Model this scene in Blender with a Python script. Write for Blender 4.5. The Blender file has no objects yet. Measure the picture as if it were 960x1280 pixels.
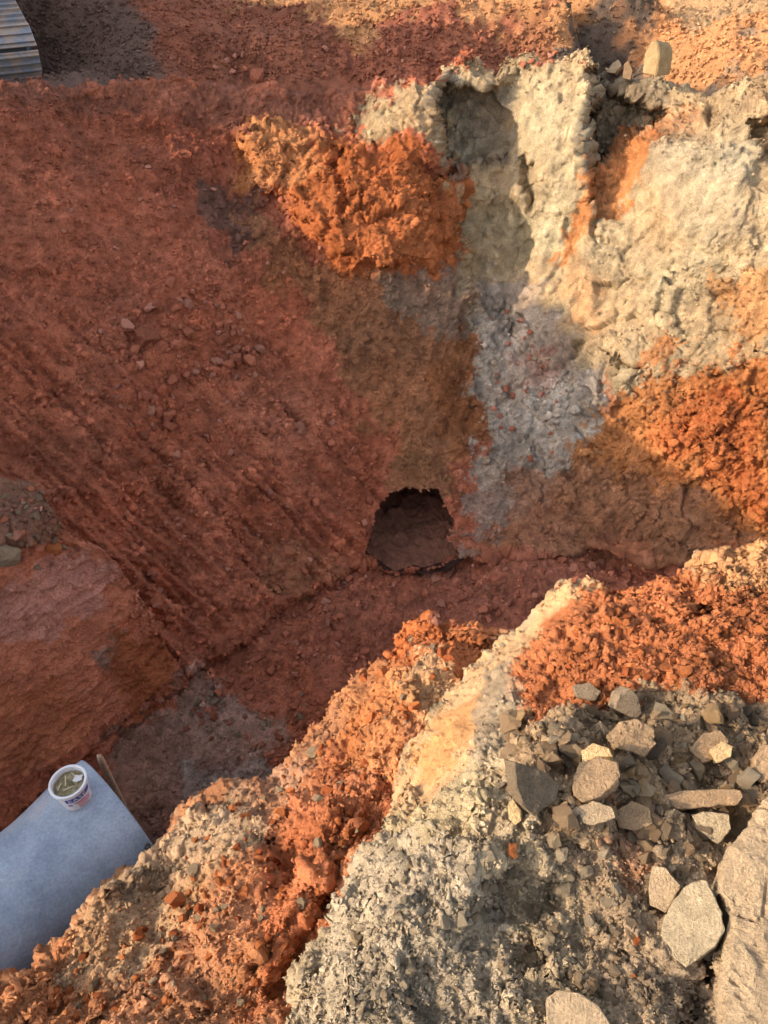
import bpy, bmesh, math, random
import numpy as np
from mathutils import Vector, Matrix

S = bpy.context.scene
COL = S.collection
rad = math.radians
random.seed(7)
RNG = np.random.default_rng(11)

# ------------------------------------------------------------------ camera
PITCH = rad(42.0)
LENS = 25.0
FPX = LENS / 36.0 * 1280.0            # focal length in photograph pixels
CAM = np.array((0.0, 0.0, 1.6))
cam = bpy.data.cameras.new('camera')
cam.sensor_fit = 'VERTICAL'
cam.sensor_height = 36.0
cam.sensor_width = 27.0
cam.lens = LENS
cam.clip_start = 0.05
cam.clip_end = 600.0
camo = bpy.data.objects.new('camera', cam)
COL.objects.link(camo)
camo.location = CAM
camo.rotation_euler = (math.pi / 2 - PITCH, 0, 0)
S.camera = camo

# ------------------------------------------------------------------ light
SUN_EL = rad(22.0)
SUN_AZ = rad(-13.0)                    # how far beyond due left the sun stands
SUN = np.array((-math.cos(SUN_EL) * math.cos(SUN_AZ), math.cos(SUN_EL) * math.sin(SUN_AZ), math.sin(SUN_EL)))
w = bpy.data.worlds.new('World')
S.world = w
w.use_nodes = True
nt = w.node_tree
bg = nt.nodes['Background']
sky = nt.nodes.new('ShaderNodeTexSky')
sky.sky_type = 'NISHITA'
sky.sun_disc = False
sky.sun_elevation = SUN_EL
sky.sun_rotation = math.atan2(SUN[0], SUN[1])
sky.air_density = 1.0
sky.dust_density = 2.5
sky.ozone_density = 1.0
hs = nt.nodes.new('ShaderNodeHueSaturation')      # camera white balance towards the shade
hs.inputs['Saturation'].default_value = 0.52
nt.links.new(sky.outputs[0], hs.inputs['Color'])
nt.links.new(hs.outputs[0], bg.inputs[0])
bg.inputs[1].default_value = 0.15
sl = bpy.data.lights.new('sun', 'SUN')
sl.energy = 2.0
sl.angle = rad(0.45)
sl.color = (1.0, 0.81, 0.58)
so = bpy.data.objects.new('sun', sl)
COL.objects.link(so)
so.rotation_euler = Vector(SUN).to_track_quat('Z', 'Y').to_euler()
S.view_settings.view_transform = 'Standard'
S.view_settings.look = 'None'
S.view_settings.exposure = 1.58
S.view_settings.gamma = 1.0
S.render.engine = 'CYCLES'

# ------------------------------------------------------------------ helpers
CP, SP = math.cos(PITCH), math.sin(PITCH)


def rays(px, py):
    """direction of the sight line through a photograph pixel, unit depth"""
    px = np.asarray(px, float); py = np.asarray(py, float)
    a = (px - 480.0) / FPX
    b = (640.0 - py) / FPX
    return np.stack([a, CP + b * SP, -SP + b * CP], -1)


def at(px, py, t):
    return CAM + rays(px, py) * np.asarray(t, float)[..., None]


def to_px(P):
    d = np.asarray(P, float) - CAM
    zc = d[..., 1] * CP - d[..., 2] * SP
    yc = d[..., 1] * SP + d[..., 2] * CP
    return 480 + FPX * d[..., 0] / zc, 640 - FPX * yc / zc, zc


def smooth(a, b, x):
    t = np.clip((x - a) / (b - a), 0, 1)
    return t * t * (3 - 2 * t)


def hash3(i, j, k, seed):
    with np.errstate(over='ignore'):
        h = (i.astype(np.uint32) * np.uint32(73856093)) ^ (j.astype(np.uint32) * np.uint32(19349663)) \
            ^ (k.astype(np.uint32) * np.uint32(83492791)) ^ np.uint32((seed * 2654435761) & 0xffffffff)
        h ^= h >> np.uint32(15); h *= np.uint32(2246822519)
        h ^= h >> np.uint32(13); h *= np.uint32(3266489917)
        h ^= h >> np.uint32(16)
    return h


GRAD = np.array([(1, 1, 0), (-1, 1, 0), (1, -1, 0), (-1, -1, 0), (1, 0, 1), (-1, 0, 1), (1, 0, -1), (-1, 0, -1),
                 (0, 1, 1), (0, -1, 1), (0, 1, -1), (0, -1, -1), (1, 1, 0), (-1, 1, 0), (0, -1, 1), (0, -1, -1)], np.float32)


def perlin(P, seed=0):
    P = np.asarray(P, np.float32)
    F = np.floor(P)
    I = F.astype(np.int64)
    f = P - F
    u = f * f * f * (f * (f * 6 - 15) + 10)
    out = np.zeros(P.shape[:-1], np.float32)
    for c in range(8):
        dx, dy, dz = c & 1, (c >> 1) & 1, c >> 2
        g = GRAD[hash3(I[..., 0] + dx, I[..., 1] + dy, I[..., 2] + dz, seed) & np.uint32(15)]
        d = g[..., 0] * (f[..., 0] - dx) + g[..., 1] * (f[..., 1] - dy) + g[..., 2] * (f[..., 2] - dz)
        wx = u[..., 0] if dx else 1 - u[..., 0]
        wy = u[..., 1] if dy else 1 - u[..., 1]
        wz = u[..., 2] if dz else 1 - u[..., 2]
        out += d * wx * wy * wz
    return out


def fbm(P, freq, octv, seed=0, gain=0.5, ridge=False):
    P = np.asarray(P, np.float32)
    out = 0; a = 1.0; f = freq
    for o in range(octv):
        n = perlin(P * f + 17.3 * o, seed + o)
        if ridge:
            n = 0.5 - np.abs(n) * 1.6
        out = out + a * n
        a *= gain; f *= 2.03
    return out


def stones(P, size, cover, seed=0):
    """half-buried angular lumps: height (in units of size) and a random number per lump"""
    Q = np.asarray(P, np.float32) / size
    wv = perlin(Q * 1.3, seed + 40) * 0.16
    Q = Q + np.stack([wv, -wv, wv * 0.7], -1)
    F = np.floor(Q); I = F.astype(np.int64); f = Q - F
    best = np.zeros(Q.shape[:-1], np.float32); rid = np.full(Q.shape[:-1], 0.5, np.float32)
    k10 = np.uint32(1023)
    for dx in (-1, 0, 1):
        for dy in (-1, 0, 1):
            for dz in (-1, 0, 1):
                h = hash3(I[..., 0] + dx, I[..., 1] + dy, I[..., 2] + dz, seed)
                h2 = hash3(I[..., 0] + dx, I[..., 1] + dy, I[..., 2] + dz, seed + 99)
                ex = f[..., 0] - dx - (h & k10).astype(np.float32) / 1023
                ey = f[..., 1] - dy - ((h >> np.uint32(10)) & k10).astype(np.float32) / 1023
                ez = f[..., 2] - dz - ((h >> np.uint32(20)) & k10).astype(np.float32) / 1023
                r1 = (h2 & k10).astype(np.float32) / 1023
                r2 = ((h2 >> np.uint32(10)) & k10).astype(np.float32) / 1023
                r3 = ((h2 >> np.uint32(20)) & k10).astype(np.float32) / 511.5 - 1
                r4 = ((h >> np.uint32(5)) & k10).astype(np.float32) / 511.5 - 1
                R = np.where(r2 < cover, 0.18 + 0.60 * r1 * r1, 0.0)
                ux = ex + r3 * ey; uy = ey + r4 * ez; uz = ez - r3 * r4 * ex
                ax, ay, az = np.abs(ux), np.abs(uy), np.abs(uz)
                d = np.maximum(np.maximum(np.maximum(ax, ay), az), (ax + ay + az) * 0.60)
                hh = np.minimum(1.5 * (R - d), 0.62 * R + 0.25 * np.maximum(R - d, 0))
                m = hh > best
                best = np.where(m, hh, best)
                rid = np.where(m, r2 / np.maximum(cover, 1e-3), rid)
    return best, rid


def facets(P, size, seed=0, tilt=0.9, step=0.35, crack=0.0):
    """broken ground: flat chips that meet at sharp edges, height in units of size"""
    Q = np.asarray(P, np.float32) / np.asarray(size, np.float32)
    wv = perlin(Q * 1.7, seed + 60) * 0.25; wu = perlin(Q * 1.7 + 9, seed + 61) * 0.25
    Q = Q + np.stack([wv, wu, wv * 0.5 - wu * 0.5], -1)
    F = np.floor(Q); I = F.astype(np.int64); f = Q - F
    best = np.full(Q.shape[:-1], 9e9, np.float32); second = best.copy(); val = np.zeros(Q.shape[:-1], np.float32)
    k10 = np.uint32(1023)
    for dx in (-1, 0, 1):
        for dy in (-1, 0, 1):
            for dz in (-1, 0, 1):
                h = hash3(I[..., 0] + dx, I[..., 1] + dy, I[..., 2] + dz, seed)
                h2 = hash3(I[..., 0] + dx, I[..., 1] + dy, I[..., 2] + dz, seed + 77)
                ex = f[..., 0] - dx - (h & k10).astype(np.float32) / 1023
                ey = f[..., 1] - dy - ((h >> np.uint32(10)) & k10).astype(np.float32) / 1023
                ez = f[..., 2] - dz - ((h >> np.uint32(20)) & k10).astype(np.float32) / 1023
                d = ex * ex + ey * ey + ez * ez
                m = d < best
                gx = (h2 & k10).astype(np.float32) / 511.5 - 1
                gy = ((h2 >> np.uint32(10)) & k10).astype(np.float32) / 511.5 - 1
                gz = ((h2 >> np.uint32(20)) & k10).astype(np.float32) / 511.5 - 1
                v = tilt * (gx * ex + gy * ey + gz * ez) + step * (((h >> np.uint32(4)) & k10).astype(np.float32) / 511.5 - 1)
                second = np.where(m, best, np.minimum(second, d))
                best = np.where(m, d, best); val = np.where(m, v, val)
    return val - crack * smooth(0.09, 0.0, np.sqrt(second) - np.sqrt(best))


def clump(P, freq, seed):
    """where loose lumps gather and where the ground is swept smooth"""
    return 0.15 + 1.5 * smooth(-0.25, 0.45, fbm(P, freq, 3, seed, 0.55))


def sdf(poly, X, Y):
    """signed distance to a polygon, positive inside"""
    p = np.asarray(poly, np.float32)
    d = np.full(X.shape, 1e9, np.float32)
    ins = np.zeros(X.shape, bool)
    n = len(p)
    for i in range(n):
        a = p[i]; b = p[(i + 1) % n]
        e = b - a
        wx = X - a[0]; wy = Y - a[1]
        t = np.clip((wx * e[0] + wy * e[1]) / max(float(e @ e), 1e-6), 0, 1)
        d = np.minimum(d, (wx - e[0] * t) ** 2 + (wy - e[1] * t) ** 2)
        c = (a[1] <= Y) != (b[1] <= Y)
        xs = a[0] + (Y - a[1]) * e[0] / (e[1] if abs(e[1]) > 1e-6 else 1e-6)
        ins ^= c & (X < xs)
    d = np.sqrt(d)
    return np.where(ins, d, -d)


def line_dist(pts, X, Y):
    p = np.asarray(pts, np.float32)
    d = np.full(X.shape, 1e9, np.float32)
    for i in range(len(p) - 1):
        a = p[i]; e = p[i + 1] - a
        wx = X - a[0]; wy = Y - a[1]
        t = np.clip((wx * e[0] + wy * e[1]) / max(float(e @ e), 1e-6), 0, 1)
        d = np.minimum(d, (wx - e[0] * t) ** 2 + (wy - e[1] * t) ** 2)
    return np.sqrt(d)


class TPS:
    """smooth surface through control points (pixel -> depth)"""
    def __init__(self, pts, lam=0.002):
        p = np.asarray(pts, float)
        self.c = p[:, :2] / 300.0
        n = len(p)
        K = self.k(((self.c[:, None] - self.c[None]) ** 2).sum(-1)) + lam * np.eye(n)
        Pm = np.hstack([np.ones((n, 1)), self.c])
        A = np.zeros((n + 3, n + 3)); A[:n, :n] = K; A[:n, n:] = Pm; A[n:, :n] = Pm.T
        self.w = np.linalg.solve(A, np.concatenate([p[:, 2], np.zeros(3)]))

    @staticmethod
    def k(r2):
        return 0.5 * r2 * np.log(r2 + 1e-12)

    def __call__(self, X, Y):
        x = np.asarray(X) / 300.0; y = np.asarray(Y) / 300.0
        o = self.w[-3] + self.w[-2] * x + self.w[-1] * y
        for i in range(len(self.c)):
            o = o + self.w[i] * self.k((x - self.c[i, 0]) ** 2 + (y - self.c[i, 1]) ** 2)
        return o


def smin(a, b, k):
    h = np.clip(0.5 + 0.5 * (b - a) / k, 0, 1)
    return b * (1 - h) + a * h - k * h * (1 - h)


def smax(a, b, k):
    return -smin(-a, -b, k)


def resample(pts, n):
    p = np.asarray(pts, float)
    d = np.concatenate([[0], np.cumsum(np.hypot(*(p[1:] - p[:-1]).T))])
    s = np.linspace(0, d[-1], n)
    return np.stack([np.interp(s, d, p[:, 0]), np.interp(s, d, p[:, 1])], -1), s / d[-1]


def normals(P):
    du = np.gradient(P, axis=1); dv = np.gradient(P, axis=0)
    n = np.cross(du, dv)
    n /= np.linalg.norm(n, axis=-1, keepdims=True) + 1e-12
    s = np.sign((n * (CAM - P)).sum(-1).mean())
    return n * s


def tag(o, label=None, cat=None, group=None, kind=None):
    if label: o['label'] = label
    if cat: o['category'] = cat
    if group: o['group'] = group
    if kind: o['kind'] = kind
    return o


LAYERS = []


def grid_object(name, P, color, mat, keep=None):
    """one mesh from a grid of points with a colour per point"""
    LAYERS.append((name, P, color, keep))
    nr, nc = P.shape[:2]
    idx = np.arange(nr * nc).reshape(nr, nc)
    q = np.stack([idx[:-1, :-1], idx[:-1, 1:], idx[1:, 1:], idx[1:, :-1]], -1).reshape(-1, 4)
    n = np.cross(P[1, 0] - P[0, 0], P[0, 1] - P[0, 0])
    mid = (nr // 2, nc // 2)
    a = P[mid[0] + 3, mid[1]] - P[mid]; b = P[mid[0], mid[1] + 3] - P[mid]
    if np.dot(np.cross(b, a), CAM - P[mid]) < 0:
        q = q[:, ::-1]
    if keep is not None:
        k = keep[:-1, :-1] & keep[1:, :-1] & keep[:-1, 1:] & keep[1:, 1:]
        q = q[k.reshape(-1)]
        used = np.zeros(nr * nc, bool); used[q.reshape(-1)] = True
        remap = np.cumsum(used) - 1
        q = remap[q]
        V = P.reshape(-1, 3)[used]; Cc = color.reshape(-1, 3)[used]
    else:
        V = P.reshape(-1, 3); Cc = color.reshape(-1, 3)
    return raw_object(name, V, q, Cc, mat)


def raw_object(name, V, q, Cc, mat, parent=None, smooth_on=True):
    me = bpy.data.meshes.new(name)
    me.vertices.add(len(V)); me.vertices.foreach_set('co', np.ascontiguousarray(V, np.float32).ravel())
    nl = q.size; w_ = q.shape[1]
    me.loops.add(nl); me.loops.foreach_set('vertex_index', np.ascontiguousarray(q, np.int32).ravel())
    me.polygons.add(len(q))
    me.polygons.foreach_set('loop_start', np.arange(0, nl, w_, dtype=np.int32))
    me.polygons.foreach_set('loop_total', np.full(len(q), w_, np.int32))
    me.polygons.foreach_set('use_smooth', np.full(len(q), smooth_on))
    if Cc is not None:
        at_ = me.attributes.new('soil', 'FLOAT_COLOR', 'POINT')
        c4 = np.ones((len(V), 4), np.float32); c4[:, :3] = Cc
        at_.data.foreach_set('color', c4.ravel())
    me.update(calc_edges=True)
    me.materials.append(mat)
    o = bpy.data.objects.new(name, me)
    COL.objects.link(o)
    if parent: o.parent = parent
    return o


# ------------------------------------------------------------------ materials
def new_mat(name):
    m = bpy.data.materials.new(name); m.use_nodes = True
    n = m.node_tree.nodes; l = m.node_tree.links
    b = n['Principled BSDF']
    return m, n, l, b


def soil_mat(name, fine, bump, attr=True, col=(0.4, 0.2, 0.1), vary=0.35):
    m, n, l, b = new_mat(name)
    b.inputs['Roughness'].default_value = 0.95
    b.inputs['Specular IOR Level'].default_value = 0.12
    tc = n.new('ShaderNodeTexCoord')
    if attr:
        a = n.new('ShaderNodeAttribute'); a.attribute_name = 'soil'; src = a.outputs['Color']
    else:
        oi = n.new('ShaderNodeObjectInfo')
        a = n.new('ShaderNodeValToRGB')
        a.color_ramp.elements[0].color = (*[c * 0.68 for c in col], 1)
        a.color_ramp.elements[1].color = (*[c * 1.22 for c in col], 1)
        l.new(oi.outputs['Random'], a.inputs[0]); src = a.outputs[0]
    n1 = n.new('ShaderNodeTexNoise'); n1.inputs['Scale'].default_value = fine; n1.inputs['Detail'].default_value = 5
    n1.inputs['Roughness'].default_value = 0.7
    n2 = n.new('ShaderNodeTexNoise'); n2.inputs['Scale'].default_value = fine * 0.13; n2.inputs['Detail'].default_value = 6
    n2.inputs['Roughness'].default_value = 0.65
    l.new(tc.outputs['Object'], n1.inputs['Vector']); l.new(tc.outputs['Object'], n2.inputs['Vector'])
    mr = n.new('ShaderNodeMapRange'); mr.inputs[1].default_value = 0.3; mr.inputs[2].default_value = 0.7
    mr.inputs[3].default_value = 1 - vary; mr.inputs[4].default_value = 1 + vary
    l.new(n1.outputs[0], mr.inputs[0])
    mr2 = n.new('ShaderNodeMapRange'); mr2.inputs[1].default_value = 0.3; mr2.inputs[2].default_value = 0.7
    mr2.inputs[3].default_value = 1 - vary * 0.55; mr2.inputs[4].default_value = 1 + vary * 0.55
    l.new(n2.outputs[0], mr2.inputs[0])
    mu = n.new('ShaderNodeMath'); mu.operation = 'MULTIPLY'
    l.new(mr.outputs[0], mu.inputs[0]); l.new(mr2.outputs[0], mu.inputs[1])
    vm = n.new('ShaderNodeVectorMath'); vm.operation = 'SCALE'
    l.new(src, vm.inputs[0]); l.new(mu.outputs[0], vm.inputs['Scale'])
    l.new(vm.outputs[0], b.inputs['Base Color'])
    n3 = n.new('ShaderNodeTexNoise'); n3.inputs['Scale'].default_value = fine * 2.6; n3.inputs['Detail'].default_value = 3
    l.new(tc.outputs['Object'], n3.inputs['Vector'])
    hm = n.new('ShaderNodeMath'); hm.operation = 'MULTIPLY_ADD'; hm.inputs[1].default_value = 0.45
    l.new(n3.outputs[0], hm.inputs[0]); l.new(n1.outputs[0], hm.inputs[2])
    bp = n.new('ShaderNodeBump'); bp.inputs['Strength'].default_value = 1.0; bp.inputs['Distance'].default_value = bump
    l.new(hm.outputs[0], bp.inputs['Height'])
    l.new(bp.outputs[0], b.inputs['Normal'])
    return m


M_FAR = soil_mat('soil_far', 70.0, 0.030)
M_NEAR = soil_mat('soil_near', 240.0, 0.010)

# soil albedos (linear)
RED = (0.51, 0.165, 0.088); RED_DK = (0.33, 0.105, 0.06); RED_PALE = (0.46, 0.19, 0.13)
ORANGE = (0.62, 0.185, 0.045); ORANGE_DK = (0.42, 0.12, 0.035); RUST = (0.50, 0.13, 0.03)
TAN = (0.52, 0.37, 0.212); TAN_OR = (0.60, 0.33, 0.15); GREYTAN = (0.42, 0.34, 0.23); GREY = (0.44, 0.34, 0.26)
PALE = (0.55, 0.44, 0.345); DUSK = (0.14, 0.105, 0.09); DARK = (0.085, 0.065, 0.055); BROWN = (0.24, 0.13, 0.075)
SAND = (0.58, 0.33, 0.18)


def paint(X, Y, P, base, zones, warp=14.0, freq=2.2, seed=50):
    """albedo by soil patch: (polygon, colour, edge softness, strength)"""
    wx = X + warp * 1.9 * fbm(P, freq, 5, seed, 0.66)
    wy = Y + warp * 1.9 * fbm(P, freq, 5, seed + 7, 0.66)
    c = np.empty(X.shape + (3,), np.float32); c[:] = base
    for poly, col, soft, strength in zones:
        m = smooth(-0.4 * soft, 0.4 * soft, sdf(poly, wx, wy)) * strength
        c = c * (1 - m[..., None]) + np.asarray(col, np.float32) * m[..., None]
    return c


def weight(X, Y, base, zones):
    r = np.full(X.shape, base, np.float32)
    for poly, v, soft in zones:
        m = smooth(-soft, soft, sdf(poly, X, Y))
        r = r * (1 - m) + v * m
    return r


# ------------------------------------------------------------------ the pit: walls, slope and floor
FLOOR = -3.9


def plane_t(R, p0, nrm):
    d = R @ np.asarray(nrm, float)
    t = ((np.asarray(p0, float) - CAM) @ np.asarray(nrm, float)) / np.where(np.abs(d) < 1e-4, -1e-4, d)
    return np.where((t < 0) | (d > -1e-3), 60.0, np.minimum(t, 60.0))


SLOPE_P = (-1.83, 3.8, FLOOR)
SLOPE_N = (0.67 * math.sin(rad(41)), -0.74 * math.sin(rad(41)), math.cos(rad(41)))
WALL = TPS([(300, 60, 8.25), (600, 60, 8.25), (740, 60, 8.35), (900, 60, 7.7), (1060, 60, 6.9), (150, 100, 8.4),
            (300, 160, 8.15), (420, 160, 8.2), (520, 120, 8.1), (600, 90, 8.25), (740, 90, 8.3), (850, 120, 7.9), (960, 130, 7.1),
            (1060, 180, 6.6), (400, 260, 7.95), (500, 230, 8.0), (490, 310, 7.85), (600, 200, 8.45), (680, 200, 8.2), (740, 220, 8.2),
            (850, 200, 7.55), (960, 250, 6.85), (610, 330, 8.5), (700, 330, 8.15), (800, 400, 7.65), (960, 400, 6.85),
            (430, 420, 8.15), (520, 450, 8.1), (600, 460, 8.35), (700, 480, 8.05), (820, 520, 7.55), (960, 540, 6.95),
            (520, 590, 7.95), (620, 600, 8.05), (720, 620, 7.85), (820, 640, 7.6), (960, 660, 7.15), (1060, 500, 6.5), (1060, 760, 6.8),
            (450, 700, 7.9), (620, 720, 8.0), (800, 760, 7.8), (300, 420, 9.0), (200, 250, 9.5), (0, 200, 11), (250, 700, 9), (0, 600, 11),
            (480, 1000, 9), (900, 1000, 8)])
HOLE = [(458, 692), (461, 662), (474, 636), (489, 618), (505, 610), (528, 613), (546, 613), (556, 632), (567, 650), (557, 674),
        (572, 695), (552, 706), (530, 708), (515, 706), (497, 714), (474, 703)]


def pit_depth(X, Y):
    R = rays(X, Y)
    ts = plane_t(R, SLOPE_P, SLOPE_N)
    tf = plane_t(R, (0, 0, FLOOR), (0, 0, 1))
    tw = WALL(X, Y)
    t = smin(ts, tw, 0.35)
    t = smin(t, tf, 0.25)
    return t


PIT_RELIEF = [
    ([(600, 60), (738, 56), (742, 130), (735, 215), (742, 300), (735, 400), (650, 400), (600, 300)], -0.46, 5, 632, 738, 330, 190),
    ([(455, 100), (500, 95), (548, 90), (551, 222), (540, 240), (470, 175)], -0.30, 4, 450, 548, 240, 170),
    ([(550, 60), (592, 60), (640, 90), (628, 112), (560, 112)], -0.22, 8, 540, 640),  # polygon, added depth, softness in pixels
    ([(546, 112), (560, 100), (600, 108), (632, 138), (642, 158), (638, 182), (616, 196), (600, 206), (574, 216), (550, 222)], 0.40, 5, 665, 556),
    ([(742, 74), (775, 118), (838, 140), (806, 166), (764, 192), (736, 214), (722, 192), (736, 140)], 0.38, 8),
    ([(652, 200), (668, 206), (672, 250), (660, 262), (650, 240)], 0.22, 6),
    ([(600, 262), (640, 255), (662, 300), (664, 360), (640, 420), (600, 380), (585, 340)], 0.20, 16),
    ([(940, 150), (975, 140), (975, 205), (950, 196)], 0.35, 8),
    ([(758, 440), (772, 446), (800, 458), (798, 464), (770, 456)], 0.22, 3),
    ([(826, 400), (842, 404), (846, 420), (830, 424)], -0.12, 5),
    ([(690, 470), (770, 400), (840, 420), (830, 462), (800, 470), (740, 520)], -0.10, 22),
    ([(800, 180), (900, 160), (940, 200), (930, 300), (860, 290), (810, 260)], -0.15, 25),
    ([(220, 853), (300, 806), (370, 748), (462, 704), (500, 716), (580, 700), (740, 690), (860, 720), (1100, 720), (1100, 1300), (0, 1300), (0, 1040)], 0.17, 4),
    ([(735, 668), (800, 676), (862, 690), (860, 712), (800, 700), (740, 690)], -0.16, 5),
    ([(545, 470), (585, 500), (575, 560), (545, 590), (505, 560), (490, 500)], -0.14, 22),
    ([(300, 160), (345, 158), (420, 170), (470, 200), (550, 230), (590, 230), (580, 270), (540, 330), (440, 335), (400, 290), (350, 250), (318, 232)], -0.16, 9),
    ([(415, 190), (428, 190), (440, 250), (425, 262)], 0.14, 6),
]


def rim_y(x):
    return np.interp(x, [-140, 0, 60, 130, 200, 300, 380, 430, 470, 545, 560, 590, 622, 640, 700, 733, 742, 752, 790, 830, 880, 960, 1100],
                     [108, 106, 104, 102, 104, 112, 118, 112, 106, 101, 92, 71, 84, 80, 76, 70, 84, 98, 108, 104, 116, 104, 96])


RIM = []


def build_pit():
    nu, nv = 800, 700
    x = np.linspace(-130, 1090, nu)
    top = rim_y(x) + 10 * perlin(np.stack([x / 60, 0 * x, 0 * x], -1), 61) + 7 * perlin(np.stack([x / 21, 0 * x + 5, 0 * x], -1), 62)
    v = np.linspace(0, 1, nv)[:, None]
    X = np.broadcast_to(x, (nv, nu)).astype(np.float64).copy()
    Y = top[None] * (1 - v) + 1120.0 * v
    t = pit_depth(X, Y)
    P0 = at(X, Y, t)
    jx = X + 9 * fbm(P0, 3.0, 3, 5); jy = Y + 9 * fbm(P0, 3.0, 3, 6)
    for poly, dt, soft, *ramp in PIT_RELIEF:
        k = smooth(-soft, soft, sdf(poly, jx, jy))
        if ramp:
            k = k * np.clip((X - ramp[0]) / (ramp[1] - ramp[0]), 0, 1)
        if len(ramp) > 2:
            k = k * smooth(ramp[2], ramp[3], Y)
        t = t + dt * k
    P = at(X, Y, t)
    N = normals(P)
    # rake grooves of the digger's teeth running down the slope
    gz = weight(X, Y, 0, [([(-130, 420), (60, 400), (330, 470), (500, 600), (470, 690), (230, 850), (60, 600), (-130, 560)], 1.0, 50)])
    ang = rad(43)
    gu = (X * math.cos(ang) + Y * math.sin(ang)); gv = (-X * math.sin(ang) + Y * math.cos(ang))
    G = np.stack([gv / 19.0, gu / 230.0, np.zeros_like(X)], -1)
    groove = 0.7 * perlin(G, 31) + 0.55 * (0.35 - np.abs(perlin(G * np.array((1.3, 1.0, 1)), 33)) * 2) + 0.45 * perlin(G * np.array((2.1, 2.5, 1)), 32)
    # vertical drag marks on the cut faces
    fz = weight(X, Y, 0, [([(300, 250), (560, 340), (600, 330), (600, 560), (480, 560), (400, 420)], 0.8, 30),
                          ([(560, 100), (960, 130), (960, 430), (760, 440), (690, 360), (640, 250), (560, 220)], 0.7, 20)])
    H = np.stack([X / 16.0 + 0.25 * Y / 16.0, Y / 130.0, np.zeros_like(X)], -1)
    drag = perlin(H, 41) + 0.5 * perlin(H * 2.2, 42)
    lump = weight(X, Y, 0.42, [
        ([(-130, 100), (120, 110), (300, 260), (200, 330), (-130, 330)], 0.30, 40),
        ([(300, 160), (560, 170), (590, 340), (440, 340)], 0.5, 15),
        ([(790, 470), (960, 440), (1100, 440), (1100, 680), (900, 640), (820, 560)], 1.5, 25),
        ([(590, 80), (735, 70), (735, 330), (880, 450), (760, 520), (600, 350)], 0.15, 20),
        ([(780, 150), (1100, 120), (1100, 400), (860, 430), (760, 300)], 0.22, 20),
        ([(590, 360), (700, 370), (760, 560), (700, 640), (590, 600)], 0.8, 20),
        ([(740, 100), (840, 140), (760, 230), (720, 200)], 1.6, 12)])
    big = fbm(P, 1.1, 4, 1, 0.55)
    crag = fbm(P, 3.6, 5, 2, 0.6, ridge=True)
    wallz = weight(X, Y, 0, [([(415, 150), (470, 95), (545, 60), (740, 50), (1110, 80), (1110, 720), (840, 690), (600, 600), (560, 380), (440, 345), (310, 240), (296, 150)], 1.0, 18), ([(600, 60), (735, 60), (735, 300), (700, 420), (640, 300)], 0.45, 20), ([(780, 160), (940, 150), (950, 300), (840, 320)], 0.35, 20)])
    fc = 0.34 * facets(P, (0.34, 0.34, 0.55), 14, 0.75, 0.08, 0.05) + 0.15 * facets(P, (0.15, 0.15, 0.22), 15, 0.6, 0.16)
    P = P + N * (0.34 * wallz * fc)[..., None]
    P = P + N * (0.12 * big + 0.115 * groove * gz + 0.045 * drag * fz + 0.062 * lump * crag + 0.035 * np.minimum(lump, 0.9) * fbm(P, 9.0, 4, 13, 0.62, True))[..., None]
    N = normals(P)
    cov = weight(X, Y, 0.45, [
        ([(-130, 100), (120, 110), (280, 260), (200, 330), (-130, 330)], 0.14, 30),
        ([(420, 330), (600, 350), (600, 560), (500, 590), (380, 420)], 0.10, 25),
        ([(760, 150), (1100, 120), (1100, 330), (860, 330), (760, 300)], 0.06, 20),
        ([(850, 320), (960, 300), (1100, 300), (1100, 460), (900, 470)], 0.35, 20),
        ([(590, 80), (735, 70), (735, 330), (860, 470), (760, 520), (600, 350)], 0.02, 20),
        ([(790, 470), (960, 440), (1100, 440), (1100, 680), (900, 640), (820, 560)], 0.75, 25),
        ([(300, 160), (560, 170), (590, 340), (440, 340)], 0.55, 15),
        ([(100, 700), (230, 840), (460, 700), (900, 700), (900, 1100), (200, 1100)], 0.5, 30),
        ([(740, 100), (840, 140), (760, 230), (720, 200)], 0.8, 12)])
    cl = clump(P, 1.6, 16)
    s1, r1 = stones(P, 0.085, cov * cl, 3)
    s2, r2 = stones(P, 0.036, np.minimum((cov + 0.12) * (0.4 + 0.7 * cl), 0.95), 4)
    P = P + N * (0.085 * s1 + 0.040 * s2 + (0.016 - 0.012 * wallz) * fbm(P, 22, 2, 9) + 0.005 * wallz * fbm(P, 42, 2, 19))[..., None]
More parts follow.
